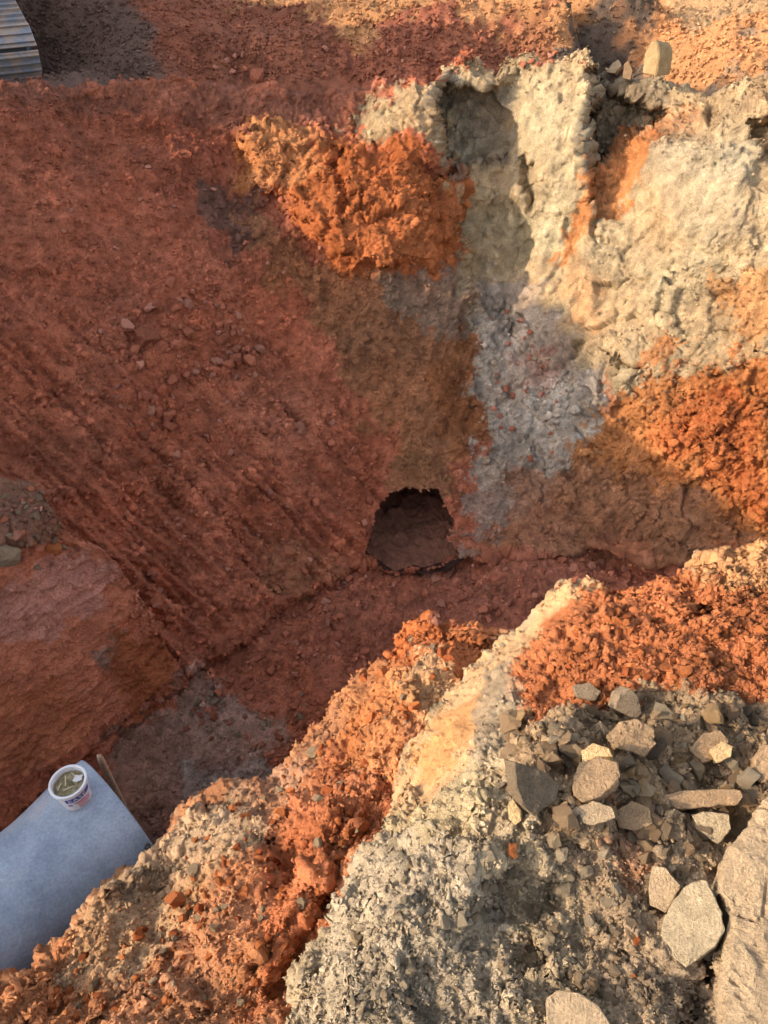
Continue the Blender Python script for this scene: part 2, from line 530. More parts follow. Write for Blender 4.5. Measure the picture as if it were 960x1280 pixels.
    Z = [
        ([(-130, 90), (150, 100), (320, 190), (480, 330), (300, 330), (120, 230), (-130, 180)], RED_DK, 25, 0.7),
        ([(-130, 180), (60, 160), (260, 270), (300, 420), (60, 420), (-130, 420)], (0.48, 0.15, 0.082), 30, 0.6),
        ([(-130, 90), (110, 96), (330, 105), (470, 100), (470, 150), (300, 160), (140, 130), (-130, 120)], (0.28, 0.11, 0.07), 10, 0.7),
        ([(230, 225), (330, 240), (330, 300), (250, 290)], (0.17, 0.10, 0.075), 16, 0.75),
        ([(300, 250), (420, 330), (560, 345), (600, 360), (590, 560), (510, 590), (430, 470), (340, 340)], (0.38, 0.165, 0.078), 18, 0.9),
        ([(470, 340), (590, 345), (610, 420), (560, 420), (500, 390)], (0.29, 0.20, 0.14), 16, 0.75),
        ([(560, 400), (600, 440), (600, 560), (560, 570), (540, 470)], (0.36, 0.13, 0.05), 12, 0.7),
        ([(300, 158), (345, 156), (470, 180), (560, 225), (596, 225), (592, 340), (440, 345), (360, 260), (310, 232)], (0.52, 0.165, 0.058), 10, 1.0),
        ([(300, 158), (400, 165), (400, 210), (330, 240), (306, 226)], (0.60, 0.27, 0.11), 16, 0.6),
        ([(415, 150), (545, 98), (620, 70), (735, 66), (745, 100), (700, 300), (760, 520), (640, 640), (590, 600), (600, 430), (570, 350), (590, 240), (540, 190), (470, 175)], TAN, 9, 1.0),
        ([(540, 100), (640, 110), (640, 200), (560, 222)], (0.40, 0.32, 0.22), 8, 0.8),
        ([(640, 90), (735, 76), (720, 190), (700, 330), (650, 260)], (0.56, 0.42, 0.25), 12, 0.8),
        ([(735, 66), (850, 100), (1100, 60), (1100, 470), (850, 480), (780, 530), (700, 380), (700, 260)], (0.50, 0.36, 0.21), 10, 1.0),
        ([(735, 80), (850, 108), (830, 150), (770, 190), (735, 220), (722, 190)], (0.30, 0.23, 0.15), 10, 0.9),
        ([(730, 210), (790, 160), (860, 140), (830, 180), (780, 240), (740, 290), (700, 340), (690, 320), (720, 260)], (0.62, 0.22, 0.07), 10, 0.85),
        ([(830, 150), (960, 118), (1100, 90), (1100, 130), (960, 140), (860, 160), (790, 230)], (0.40, 0.28, 0.17), 8, 0.7),
        ([(690, 330), (740, 300), (740, 420), (700, 380)], (0.62, 0.34, 0.16), 16, 0.6),
        ([(800, 170), (930, 160), (950, 300), (860, 290)], (0.47, 0.355, 0.225), 14, 0.8),
        ([(595, 360), (660, 350), (720, 430), (770, 540), (700, 600), (650, 640), (590, 620), (600, 440)], (0.49, 0.38, 0.295), 20, 0.95),
        ([(640, 400), (700, 420), (720, 520), (660, 560), (620, 500)], PALE, 20, 0.8),
        ([(640, 445), (700, 450), (690, 480), (650, 475)], (0.50, 0.24, 0.18), 10, 0.5),
        ([(770, 500), (860, 460), (960, 440), (1100, 430), (1100, 700), (860, 690), (740, 690), (700, 600), (720, 550)], (0.52, 0.205, 0.075), 16, 1.0),
        ([(800, 540), (900, 480), (960, 500), (960, 640), (880, 600)], (0.50, 0.15, 0.052), 20, 0.8),
        ([(880, 350), (960, 350), (960, 420), (920, 430)], (0.58, 0.27, 0.10), 16, 0.7),
        ([(810, 420), (850, 420), (850, 460), (800, 465)], (0.60, 0.24, 0.09), 8, 0.8),
        ([(620, 600), (720, 570), (880, 610), (960, 680), (860, 700), (740, 690), (600, 690)], (0.36, 0.165, 0.09), 18, 0.85),
        ([(730, 660), (860, 690), (860, 712), (740, 694)], (0.38, 0.15, 0.08), 6, 0.8),
        ([(560, 640), (620, 600), (640, 660), (590, 690)], (0.36, 0.27, 0.21), 12, 0.8),
        ([(500, 560), (560, 580), (575, 620), (500, 615)], (0.36, 0.17, 0.08), 10, 0.8),
        ([(440, 720), (500, 716), (580, 700), (740, 690), (860, 715), (900, 800), (500, 850), (430, 900), (380, 800)], (0.42, 0.15, 0.09), 20, 0.8),
        ([(200, 880), (260, 850), (360, 900), (330, 980), (200, 1070), (100, 1040), (130, 930)], (0.42, 0.25, 0.18), 18, 0.85),
        ([(230, 960), (330, 950), (340, 985), (240, 1010)], (0.46, 0.37, 0.30), 18, 0.7),
        ([(310, 660), (380, 690), (440, 720), (380, 745), (330, 720)], (0.38, 0.18, 0.09), 14, 0.5),
    ]
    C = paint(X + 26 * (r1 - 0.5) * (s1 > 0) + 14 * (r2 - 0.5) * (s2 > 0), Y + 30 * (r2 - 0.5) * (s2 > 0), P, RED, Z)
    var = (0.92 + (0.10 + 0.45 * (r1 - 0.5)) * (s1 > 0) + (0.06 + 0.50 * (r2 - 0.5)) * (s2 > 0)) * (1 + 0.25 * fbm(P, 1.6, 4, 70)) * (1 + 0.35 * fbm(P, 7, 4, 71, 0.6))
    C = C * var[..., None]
    mx = fbm(P, 0.9, 4, 77)
    C = C * (1 + np.stack([0.02 * mx, 0.14 * mx, 0.22 * mx], -1))
    hn = 4.5 * fbm(P, 4, 3, 60)
    keep = (sdf(HOLE, X, Y) + hn) < -0.5
    keep &= sdf([(470, 1130), (600, 980), (740, 900), (1100, 860), (1100, 1130)], X, Y) < 0
    RIM.append((x, P[0, :, 1].copy(), P[0, :, 2].copy()))
    # roll the rim over into the ground behind
    rows = 26
    hd = rays(X[0], Y[0])[:, :2]; hd /= np.linalg.norm(hd, axis=-1, keepdims=True)
    s = np.linspace(0, 1, rows + 1)[1:][::-1]
    B = np.empty((rows, nu, 3)); 
    for i, q in enumerate(s):
        B[i, :, :2] = P[0, :, :2] + hd * (1.6 * q)
        B[i, :, 2] = P[0, :, 2] - 0.55 * q ** 1.5
    B[..., 2] += 0.06 * fbm(B, 5, 3, 8) * np.minimum(1, s * 6)[:, None]
    P = np.concatenate([B, P]); C = np.concatenate([np.broadcast_to(C[0], (rows, nu, 3)), C])
    keep = np.concatenate([np.ones((rows, nu), bool), keep])
    o = grid_object('pit_terrain', P, np.clip(C, 0.01, 0.9), M_FAR, keep)
    tag(o, kind='structure')
    return o


build_pit()


# ------------------------------------------------------------------ tunnel behind the hole
def build_tunnel():
    hp = np.array(HOLE, float)
    c = hp.mean(0)
    hp, _ = resample(np.vstack([hp, hp[:1]]), 161); hp = hp[:-1]
    d = hp - c
    hp = c + d * (1 + 9.0 / np.linalg.norm(d, axis=1))[:, None]
    t = pit_depth(hp[:, 0], hp[:, 1]) + 0.07
    R0 = at(hp[:, 0], hp[:, 1], t)
    ax = np.array((0.16, 0.98, -0.02))
    cen = R0.mean(0)
    rings = []
    for i, s in enumerate(np.linspace(0, 1, 110)):
        k = 1 + 0.6 * float(smooth(0.05, 0.6, s))
        rings.append(cen + (R0 - cen) * k + ax * 3.6 * s - np.array((0, 0, 0.45)) * float(smooth(0.0, 0.2, s)))
    for k in (0.6, 0.2, 0.02):
        rings.append(cen + (R0 - cen) * k + ax * 3.7)
    P = np.array(rings)
    P = np.concatenate([P, P[:, :1]], 1)
    P = P + 0.05 * np.stack([fbm(P, 3, 4, 81), fbm(P, 3, 4, 82), fbm(P, 3, 4, 83)], -1) * np.linspace(0.3, 1, len(P))[:, None, None]
    P = P + (stones(P, 0.13, 0.6, 84)[0] * 0.05 * np.linspace(0.2, 1, len(P))[:, None])[..., None] * np.array((-0.3, 0.0, 0.9))
    col = np.empty(P.shape, np.float32); col[:] = (0.06, 0.028, 0.02)  # near-black albedo puts the tunnel's inner shade into the colour
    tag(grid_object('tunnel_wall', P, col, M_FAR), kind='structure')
    # heap of fallen soil on the tunnel floor
    n = 180
    a = np.linspace(0, 2 * math.pi, n)[None]; r = np.linspace(0, 1, 90)[:, None]
    t0 = float(pit_depth(np.array(513.), np.array(706.)))
    sill = at(513, 706, t0); peak = at(516, 678, t0 + 0.75) + np.array((0, 0, 0.14))
    X = peak[0] + 0.58 * r * np.cos(a); Y = peak[1] + 0.95 * r * np.sin(a); Zz = peak[2] + (sill[2] - 0.12 - peak[2]) * r ** 1.9 + 0 * a
    H = np.stack([X, Y, Zz], -1)
    H[..., 2] += 0.06 * fbm(H, 4, 4, 90) + 0.06 * stones(H, 0.11, 0.8, 91)[0] + 0.03 * stones(H, 0.05, 0.8, 92)[0]
    col = np.empty(H.shape, np.float32); col[:] = (0.26, 0.11, 0.068)
    tag(grid_object('fallen_soil', H, col, M_FAR), kind='structure')


build_tunnel()


# ------------------------------------------------------------------ cut block of clay at the left
def build_block():
    nu, nv = 380, 330
    x = np.linspace(-260, 234, nu)
    sx = [-260, 0, 30, 46, 66, 80, 92, 112, 130, 146, 160, 176, 190, 203, 214, 224, 234]
    sy = [604, 598, 600, 606, 638, 662, 674, 682, 688, 706, 726, 752, 776, 799, 818, 832, 852]
    top = np.interp(x, sx, sy) + 3 * perlin(np.stack([x / 13, x * 0, x * 0], -1), 3)
    bot = 868 + (232 - x) * (1040 - 856) / 232 + 22
    v = np.linspace(0, 1, nv)[:, None]
    X = np.broadcast_to(x, (nv, nu)).copy(); Y = top * (1 - v) + np.maximum(bot, top + 4) * v
    R = rays(X, Y)
    tt = plane_t(R, (-2.02, 3.62, -2.02), (0.22, -0.30, 0.93))
    tf = plane_t(R, SLOPE_P, (0.655, -0.725, 0.20))
    t = smax(tt, tf, 0.05)
    t = np.minimum(t, 9)
    P = at(X, Y, t)
    N = normals(P)
    ang = rad(-38)
    gu = X * math.cos(ang) + Y * math.sin(ang); gv = -X * math.sin(ang) + Y * math.cos(ang)
    G = np.stack([gv / 9.0, gu / 150.0, 0 * X], -1)
    face = smooth(-15, 15, sdf([(-300, 800), (-20, 760), (120, 705), (160, 740), (240, 860), (240, 1200), (-300, 1200)], X, Y))
    P = P + N * (0.075 * fbm(P, 1.6, 4, 101) + 0.030 * fbm(P, 5, 4, 102, 0.6, True)
                 + face * 0.016 * (perlin(G, 103) + 0.6 * perlin(G * 2.3, 104)))[..., None]
    N = normals(P)
    s1, r1 = stones(P, 0.075, 0.55 - 0.5 * face, 105)
    s2, r2 = stones(P, 0.03, 0.6 - 0.45 * face, 106)
    P = P + N * (0.06 * s1 + 0.024 * s2 + 0.008 * fbm(P, 24, 2, 107))[..., None]
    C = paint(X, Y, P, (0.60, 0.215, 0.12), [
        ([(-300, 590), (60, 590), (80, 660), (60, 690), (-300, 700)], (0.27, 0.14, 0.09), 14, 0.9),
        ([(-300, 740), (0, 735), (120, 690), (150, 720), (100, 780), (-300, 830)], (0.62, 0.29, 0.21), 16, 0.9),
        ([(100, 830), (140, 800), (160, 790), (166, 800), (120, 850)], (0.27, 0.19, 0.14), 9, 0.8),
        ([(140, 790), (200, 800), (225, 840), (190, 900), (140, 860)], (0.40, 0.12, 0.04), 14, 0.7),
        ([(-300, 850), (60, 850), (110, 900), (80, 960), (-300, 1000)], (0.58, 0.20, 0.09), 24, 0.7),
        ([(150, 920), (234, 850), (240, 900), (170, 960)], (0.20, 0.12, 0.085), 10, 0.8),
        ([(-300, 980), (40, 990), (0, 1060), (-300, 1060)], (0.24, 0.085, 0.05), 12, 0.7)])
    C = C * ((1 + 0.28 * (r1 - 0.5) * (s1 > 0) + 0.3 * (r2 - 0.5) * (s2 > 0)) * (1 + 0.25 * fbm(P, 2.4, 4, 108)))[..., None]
    rows = 24
    B = np.empty((rows, nu, 3))
    for i, q in enumerate(np.linspace(1, 1.0 / rows, rows)):
        B[i] = P[0] + np.array((-0.50, 0.62, -1.5)) * q ** 1.2 * np.array((1, 1, q))
    C = np.concatenate([np.broadcast_to(C[0], (rows, nu, 3)), C]); P = np.concatenate([B, P])
    tag(grid_object('clay_bench', P, np.clip(C, 0.01, 0.9), M_FAR), kind='structure')


build_block()


# ------------------------------------------------------------------ the near banks
def bank(name, Sx, Bx, tps, nu, nv, relief, shape, out_dir, back, mat):
    Sp, u = resample(Sx, nu)
    # the same parameter for the lower edge: piecewise between matching points
    s = np.asarray(Sx, float)
    d = np.concatenate([[0], np.cumsum(np.hypot(*(s[1:] - s[:-1]).T))]); d /= d[-1]
    b = np.asarray(Bx, float)
    Bp = np.stack([np.interp(u, d, b[:, 0]), np.interp(u, d, b[:, 1])], -1)
    v = np.linspace(0, 1, nv)[:, None, None]
    Q = Sp[None] * (1 - v) + Bp[None] * v
    X, Y = Q[..., 0], Q[..., 1]
    t = tps(X, Y)
    P0 = at(X, Y, t)
    wj = 7 * fbm(P0, 6, 3, 5)
    for poly, dt, soft in relief:
        t = t + dt * smooth(-soft, soft, sdf(poly, X + wj, Y + wj))
    P = at(X, Y, t)
    rows = 60
    hd = rays(Sp[:, 0], Sp[:, 1])[:, :2]; hd /= np.linalg.norm(hd, axis=-1, keepdims=True)
    q = np.linspace(1, 1.0 / rows, rows)[:, None]
    Bk = np.empty((rows, nu, 3))
    Bk[..., :2] = P[0, None, :, :2] + hd[None] * (back[0] * q)[..., None]
    Bk[..., 2] = P[0, None, :, 2] - back[1] * q
    P, C = shape(np.concatenate([Bk, P]), np.concatenate([np.broadcast_to(X[0], (rows, nu)), X]), np.concatenate([np.broadcast_to(Y[0], (rows, nu)), Y]))
    # the ground goes on beyond the frame
    ker = np.ones(61) / 61
    e = np.stack([np.convolve(np.pad(P[-1, :, k], 30, 'edge'), ker, 'valid') for k in range(3)], -1)
    g = (np.arange(1, 61) / 60.0)[:, None, None]
    O = e[None] * smooth(0, 0.12, g) + P[-1][None] * (1 - smooth(0, 0.12, g))
    O = O + np.array((out_dir[0], out_dir[1], 0.0)) * g ** 1.3 * 3.0
    wv = smooth(0, 0.10, g[..., 0])
    sa, ra = stones(O, 0.07, 0.5, 701); sb, rb = stones(O, 0.16, 0.35, 702)
    O[..., 2] += wv * (0.05 * sa + 0.10 * sb + 0.10 * fbm(O, 1.3, 4, 703) + 0.03 * fbm(O, 9, 4, 704))
    cm = C[-1].mean(0)
    Oc = C[-1][None] * (1 - wv[..., None]) + (cm * (1 + 0.35 * fbm(O, 3, 4, 705) + 0.4 * (ra - 0.5) * (sa > 0))[..., None]) * wv[..., None]
    P = np.concatenate([P, O])
    C = np.concatenate([C, Oc])
    tag(grid_object(name, P, np.clip(C, 0.01, 0.9), mat), kind='structure')


BERM_S = [(-150, 1270), (0, 1240), (50, 1222), (110, 1150), (135, 1122), (170, 1098), (198, 1078), (208, 1050), (250, 1002), (290, 980), (338, 986),
          (368, 940), (420, 880), (448, 840), (482, 830), (506, 781), (560, 786), (625, 802), (720, 770)]
BERM_B = [(-150, 1320), (10, 1320), (80, 1320), (170, 1320), (210, 1320), (270, 1320), (320, 1320), (350, 1320), (410, 1320), (450, 1300), (490, 1250),
          (520, 1190), (550, 1130), (570, 1080), (590, 1030), (630, 970), (670, 930), (710, 890), (780, 840)]
BERM_T = TPS([(-150, 1270, 2.2), (0, 1240, 2.4), (50, 1222, 2.5), (110, 1150, 2.75), (135, 1122, 2.85), (198, 1078, 3.05), (208, 1050, 3.15),
              (250, 1002, 3.3), (290, 980, 3.35), (338, 986, 3.3), (368, 940, 3.5), (420, 880, 3.7), (448, 840, 3.8), (482, 830, 3.72), (506, 781, 3.85),
              (560, 786, 3.8), (625, 802, 3.7), (720, 770, 3.7), (100, 1280, 2.2), (200, 1200, 2.42), (300, 1290, 2.0), (300, 1150, 2.42),
              (360, 1220, 2.12), (300, 1060, 2.80), (400, 1000, 2.85), (420, 1100, 2.42), (480, 1000, 2.8), (470, 900, 3.2), (560, 850, 3.3), (600, 1000, 2.7),
              (500, 1250, 1.9), (780, 840, 3.3), (10, 1330, 2.1), (400, 1330, 1.8)])


def berm_shape(P, X, Y):
    N = normals(P)
    P = P + N * (0.10 * fbm(P, 1.5, 4, 201, 0.55) + 0.045 * fbm(P, 5.0, 5, 202, 0.6, True))[..., None]
    N = normals(P)
    cov = weight(X, Y, 0.45, [([(270, 985), (340, 985), (400, 960), (440, 1040), (330, 1080), (260, 1050)], 0.2, 20),
                              ([(480, 830), (506, 778), (630, 800), (600, 900), (500, 920)], 0.85, 15),
                              ([(-150, 1200), (200, 1180), (200, 1330), (-150, 1330)], 0.7, 30),
                              ([(520, 840), (570, 850), (570, 900), (520, 900)], 0.1, 10)])
    cl = clump(P, 2.6, 216)
    P = P + N * (0.022 * facets(P, 0.17, 217, 0.7, 0.2))[..., None]
    s0, r0 = stones(P, 0.11, cov * 0.4 * cl, 203)
    s1, r1 = stones(P, 0.045, cov * cl, 204)
    s2, r2 = stones(P, 0.022, np.minimum((cov + 0.2) * (0.4 + 0.75 * cl), 0.95), 205)
    P = P + N * (0.07 * s0 + 0.036 * s1 + 0.020 * s2 + 0.006 * fbm(P, 50, 3, 206, 0.6))[..., None]
    C = paint(X + 24 * (r1 - 0.5) * (s1 > 0) + 16 * (r2 - 0.5) * (s2 > 0), Y + 24 * (r2 - 0.5) * (s2 > 0), P, (0.52, 0.225, 0.105), [
        ([(110, 1140), (208, 1050), (290, 978), (330, 1000), (330, 1060), (250, 1150), (150, 1230), (60, 1240)], (0.50, 0.34, 0.20), 20, 0.8),
        ([(290, 978), (370, 940), (400, 960), (360, 1010), (300, 1030)], (0.46, 0.27, 0.17), 12, 0.7),
        ([(330, 1050), (470, 900), (510, 930), (500, 1060), (430, 1150), (370, 1260), (300, 1300), (330, 1180)], (0.48, 0.155, 0.065), 22, 0.8),
        ([(480, 830), (506, 775), (640, 800), (600, 860), (540, 840), (500, 850)], (0.52, 0.16, 0.055), 10, 0.9),
        ([(515, 838), (570, 845), (580, 890), (530, 920), (510, 880)], (0.58, 0.34, 0.17), 10, 0.8),
        ([(430, 860), (510, 840), (510, 1000), (440, 960)], (0.62, 0.26, 0.10), 14, 0.6),
        ([(-150, 1220), (60, 1220), (140, 1330), (-150, 1330)], (0.56, 0.22, 0.09), 14, 0.7)], 10, 3.5, 220)
    C = C * ((1 + 0.45 * (r0 - 0.5) * (s0 > 0) + 0.4 * (r1 - 0.5) * (s1 > 0) + 0.35 * (r2 - 0.5) * (s2 > 0)) * (1 + 0.3 * fbm(P, 4, 4, 207)))[..., None]
    mx = fbm(P, 2.5, 4, 208)
    return P, C * (1 + np.stack([0.02 * mx, 0.16 * mx, 0.3 * mx], -1))


bank('orange_berm', BERM_S, BERM_B, BERM_T, 520, 300, [
    ([(325, 1060), (372, 1040), (392, 1075), (370, 1110), (335, 1120)], 0.14, 12),
    ([(420, 1090), (460, 1060), (430, 1160), (380, 1240), (340, 1240), (390, 1160)], 0.12, 14),
    ([(205, 1190), (245, 1150), (260, 1180), (230, 1230), (200, 1240)], 0.06, 10),
    ([(360, 1030), (410, 1010), (420, 1080), (350, 1160), (300, 1220), (280, 1210), (340, 1120)], -0.06, 16)],
    berm_shape, (-0.35, -0.94), (1.42, 3.0), M_NEAR)

SPOIL_S = [(345, 1345), (368, 1268), (378, 1232), (402, 1194), (438, 1140), (455, 1092), (488, 1056), (502, 1010), (506, 962), (520, 920), (560, 871),
           (620, 815), (690, 747), (742, 722), (775, 730), (800, 738), (850, 723), (882, 695), (930, 688), (965, 690), (1120, 668)]
SPOIL_B = [(380, 1345), (450, 1320), (500, 1320), (560, 1320), (650, 1320), (730, 1320), (800, 1320), (880, 1320), (960, 1310), (1000, 1270), (1000, 1200),
           (1000, 1120), (1000, 1040), (1000, 980), (1000, 940), (1000, 900), (1000, 860), (1000, 830), (1000, 800), (1010, 780), (1130, 760)]
SPOIL_T = TPS([(345, 1345, 1.5), (368, 1268, 1.6), (402, 1194, 1.72), (455, 1092, 1.88), (500, 1020, 2.10), (506, 962, 2.32), (520, 920, 2.45), (560, 871, 2.6),
               (620, 815, 2.7), (690, 747, 2.75), (742, 722, 2.64), (800, 738, 2.52), (850, 723, 2.5), (882, 695, 2.5), (965, 690, 2.4), (1120, 668, 2.3),
               (640, 870, 2.12), (560, 1030, 1.73), (500, 1100, 1.62), (600, 950, 1.90), (700, 1280, 1.37), (900, 1280, 1.36), (1060, 1400, 1.25), (700, 1100, 1.60),
               (850, 1000, 1.71), (800, 900, 1.87), (920, 890, 1.89), (850, 800, 2.15), (700, 800, 2.42), (960, 800, 2.08), (960, 950, 1.79),
               (450, 1280, 1.44), (1000, 1100, 1.56), (560, 1200, 1.48), (440, 1200, 1.55), (720, 860, 2.03), (560, 920, 2.14)])


def spoil_shape(P, X, Y):
    N = normals(P)
    amp = weight(X, Y, 1.0, [([(505, 965), (560, 880), (640, 800), (700, 745), (720, 770), (640, 850), (590, 960), (540, 1020)], 0.25, 16)])
    P = P + N * (amp * (0.06 * fbm(P, 3.0, 4, 301, 0.55) + 0.026 * fbm(P, 8.0, 5, 302, 0.6, True)))[..., None]
    N = normals(P)
    cov = weight(X, Y, 0.55, [
        ([(505, 965), (560, 880), (640, 800), (700, 745), (720, 770), (640, 850), (590, 960), (540, 1020)], 0.06, 12),
        ([(640, 830), (720, 770), (760, 730), (1000, 700), (1000, 880), (800, 860), (680, 890)], 0.95, 14),
        ([(360, 1280), (460, 1090), (560, 1040), (640, 1100), (600, 1330), (360, 1330)], 0.26, 20)])
    fine = weight(X, Y, 1.0, [([(505, 965), (560, 880), (640, 800), (700, 745), (720, 770), (640, 850), (590, 960), (540, 1020)], 0.3, 12)])
    cl = clump(P, 5.0, 316)
    P = P + N * (amp * 0.018 * facets(P, 0.10, 317, 0.7, 0.3))[..., None]
    crest = weight(X, Y, 0.0, [([(640, 830), (720, 770), (760, 730), (1000, 700), (1000, 880), (800, 860), (680, 890)], 1.0, 14)])
    s0, r0 = stones(P, 0.085, cov * 0.3 * cl * (1 - 0.8 * crest), 303)
    s1, r1 = stones(P, 0.040, np.minimum(cov * (0.2 + 0.8 * cl), 0.9) * (1 - 0.55 * crest), 304)
    s2, r2 = stones(P, 0.020, np.clip((cov + 0.2) * (0.4 + 0.75 * cl) + crest, 0, 0.95), 305)
    P = P + N * (0.040 * s0 + 0.030 * s1 + (0.018 + 0.012 * crest) * s2 + 0.0035 * fine * fbm(P, 90, 3, 306, 0.6))[..., None]
    C = paint(X + 22 * (r1 - 0.5) * (s1 > 0) + 18 * (r2 - 0.5) * (s2 > 0), Y + 22 * (r2 - 0.5) * (s2 > 0), P, (0.46, 0.345, 0.215), [
        ([(640, 840), (760, 860), (1010, 870), (1010, 1060), (880, 1010), (700, 1080), (640, 960)], (0.39, 0.26, 0.15), 18, 0.95),
        ([(700, 1050), (900, 1020), (1010, 1100), (1010, 1330), (760, 1330)], (0.46, 0.32, 0.20), 20, 0.8),
        ([(620, 840), (700, 745), (745, 715), (860, 715), (900, 680), (1130, 660), (1130, 860), (960, 880), (820, 862), (720, 880), (650, 900)], (0.49, 0.168, 0.068), 9, 1.0),
        ([(860, 715), (900, 680), (1130, 660), (1130, 740), (930, 745)], (0.62, 0.33, 0.15), 10, 0.8),
        ([(505, 968), (520, 918), (560, 868), (620, 812), (700, 740), (745, 718), (760, 730), (690, 775), (630, 850), (600, 940), (550, 1010), (500, 1050)], (0.58, 0.35, 0.18), 8, 0.95),
        ([(520, 930), (560, 900), (610, 860), (600, 900), (560, 960), (520, 990)], (0.62, 0.28, 0.10), 10, 0.7),
        ([(600, 850), (640, 830), (650, 870), (620, 960), (590, 990)], (0.35, 0.27, 0.18), 9, 0.8),
        ([(480, 1050), (600, 960), (640, 1000), (560, 1060)], (0.50, 0.38, 0.22), 14, 0.8),
        ([(350, 1340), (455, 1085), (560, 1050), (640, 1120), (640, 1340)], (0.43, 0.345, 0.245), 18, 0.7),
        ([(740, 1050), (800, 1040), (830, 1090), (780, 1120)], (0.50, 0.22, 0.11), 8, 0.6),
        ([(750, 1000), (800, 1000), (830, 1040), (790, 1050)], (0.48, 0.17, 0.08), 8, 0.6)], 8, 5, 320)
    C = C * ((1 + 0.5 * (r0 - 0.5) * (s0 > 0) + 0.45 * (r1 - 0.5) * (s1 > 0) + 0.4 * (r2 - 0.5) * (s2 > 0)) * (1 + 0.3 * fbm(P, 6, 4, 307)))[..., None]
    return P, C


bank('spoil_bank', SPOIL_S, SPOIL_B, SPOIL_T, 660, 420, [
    ([(500, 1060), (575, 1062), (590, 1090), (560, 1110), (510, 1100)], 0.03, 8),
    ([(590, 1080), (700, 1090), (700, 1140), (620, 1150)], 0.03, 10),
    ([(640, 1180), (680, 1180), (700, 1260), (650, 1250)], 0.035, 8),
    ([(860, 755), (890, 752), (888, 772), (866, 774)], 0.10, 5),
    ([(860, 1180), (900, 1150), (905, 1330), (850, 1330)], 0.07, 22)],
    spoil_shape, (0.75, -0.66), (0.6, 2.4), M_NEAR)


# ------------------------------------------------------------------ the open ground beyond
def gpt(px, py, z=0.0):
    r = rays(px, py)
    return CAM + r * ((z - CAM[2]) / r[2])


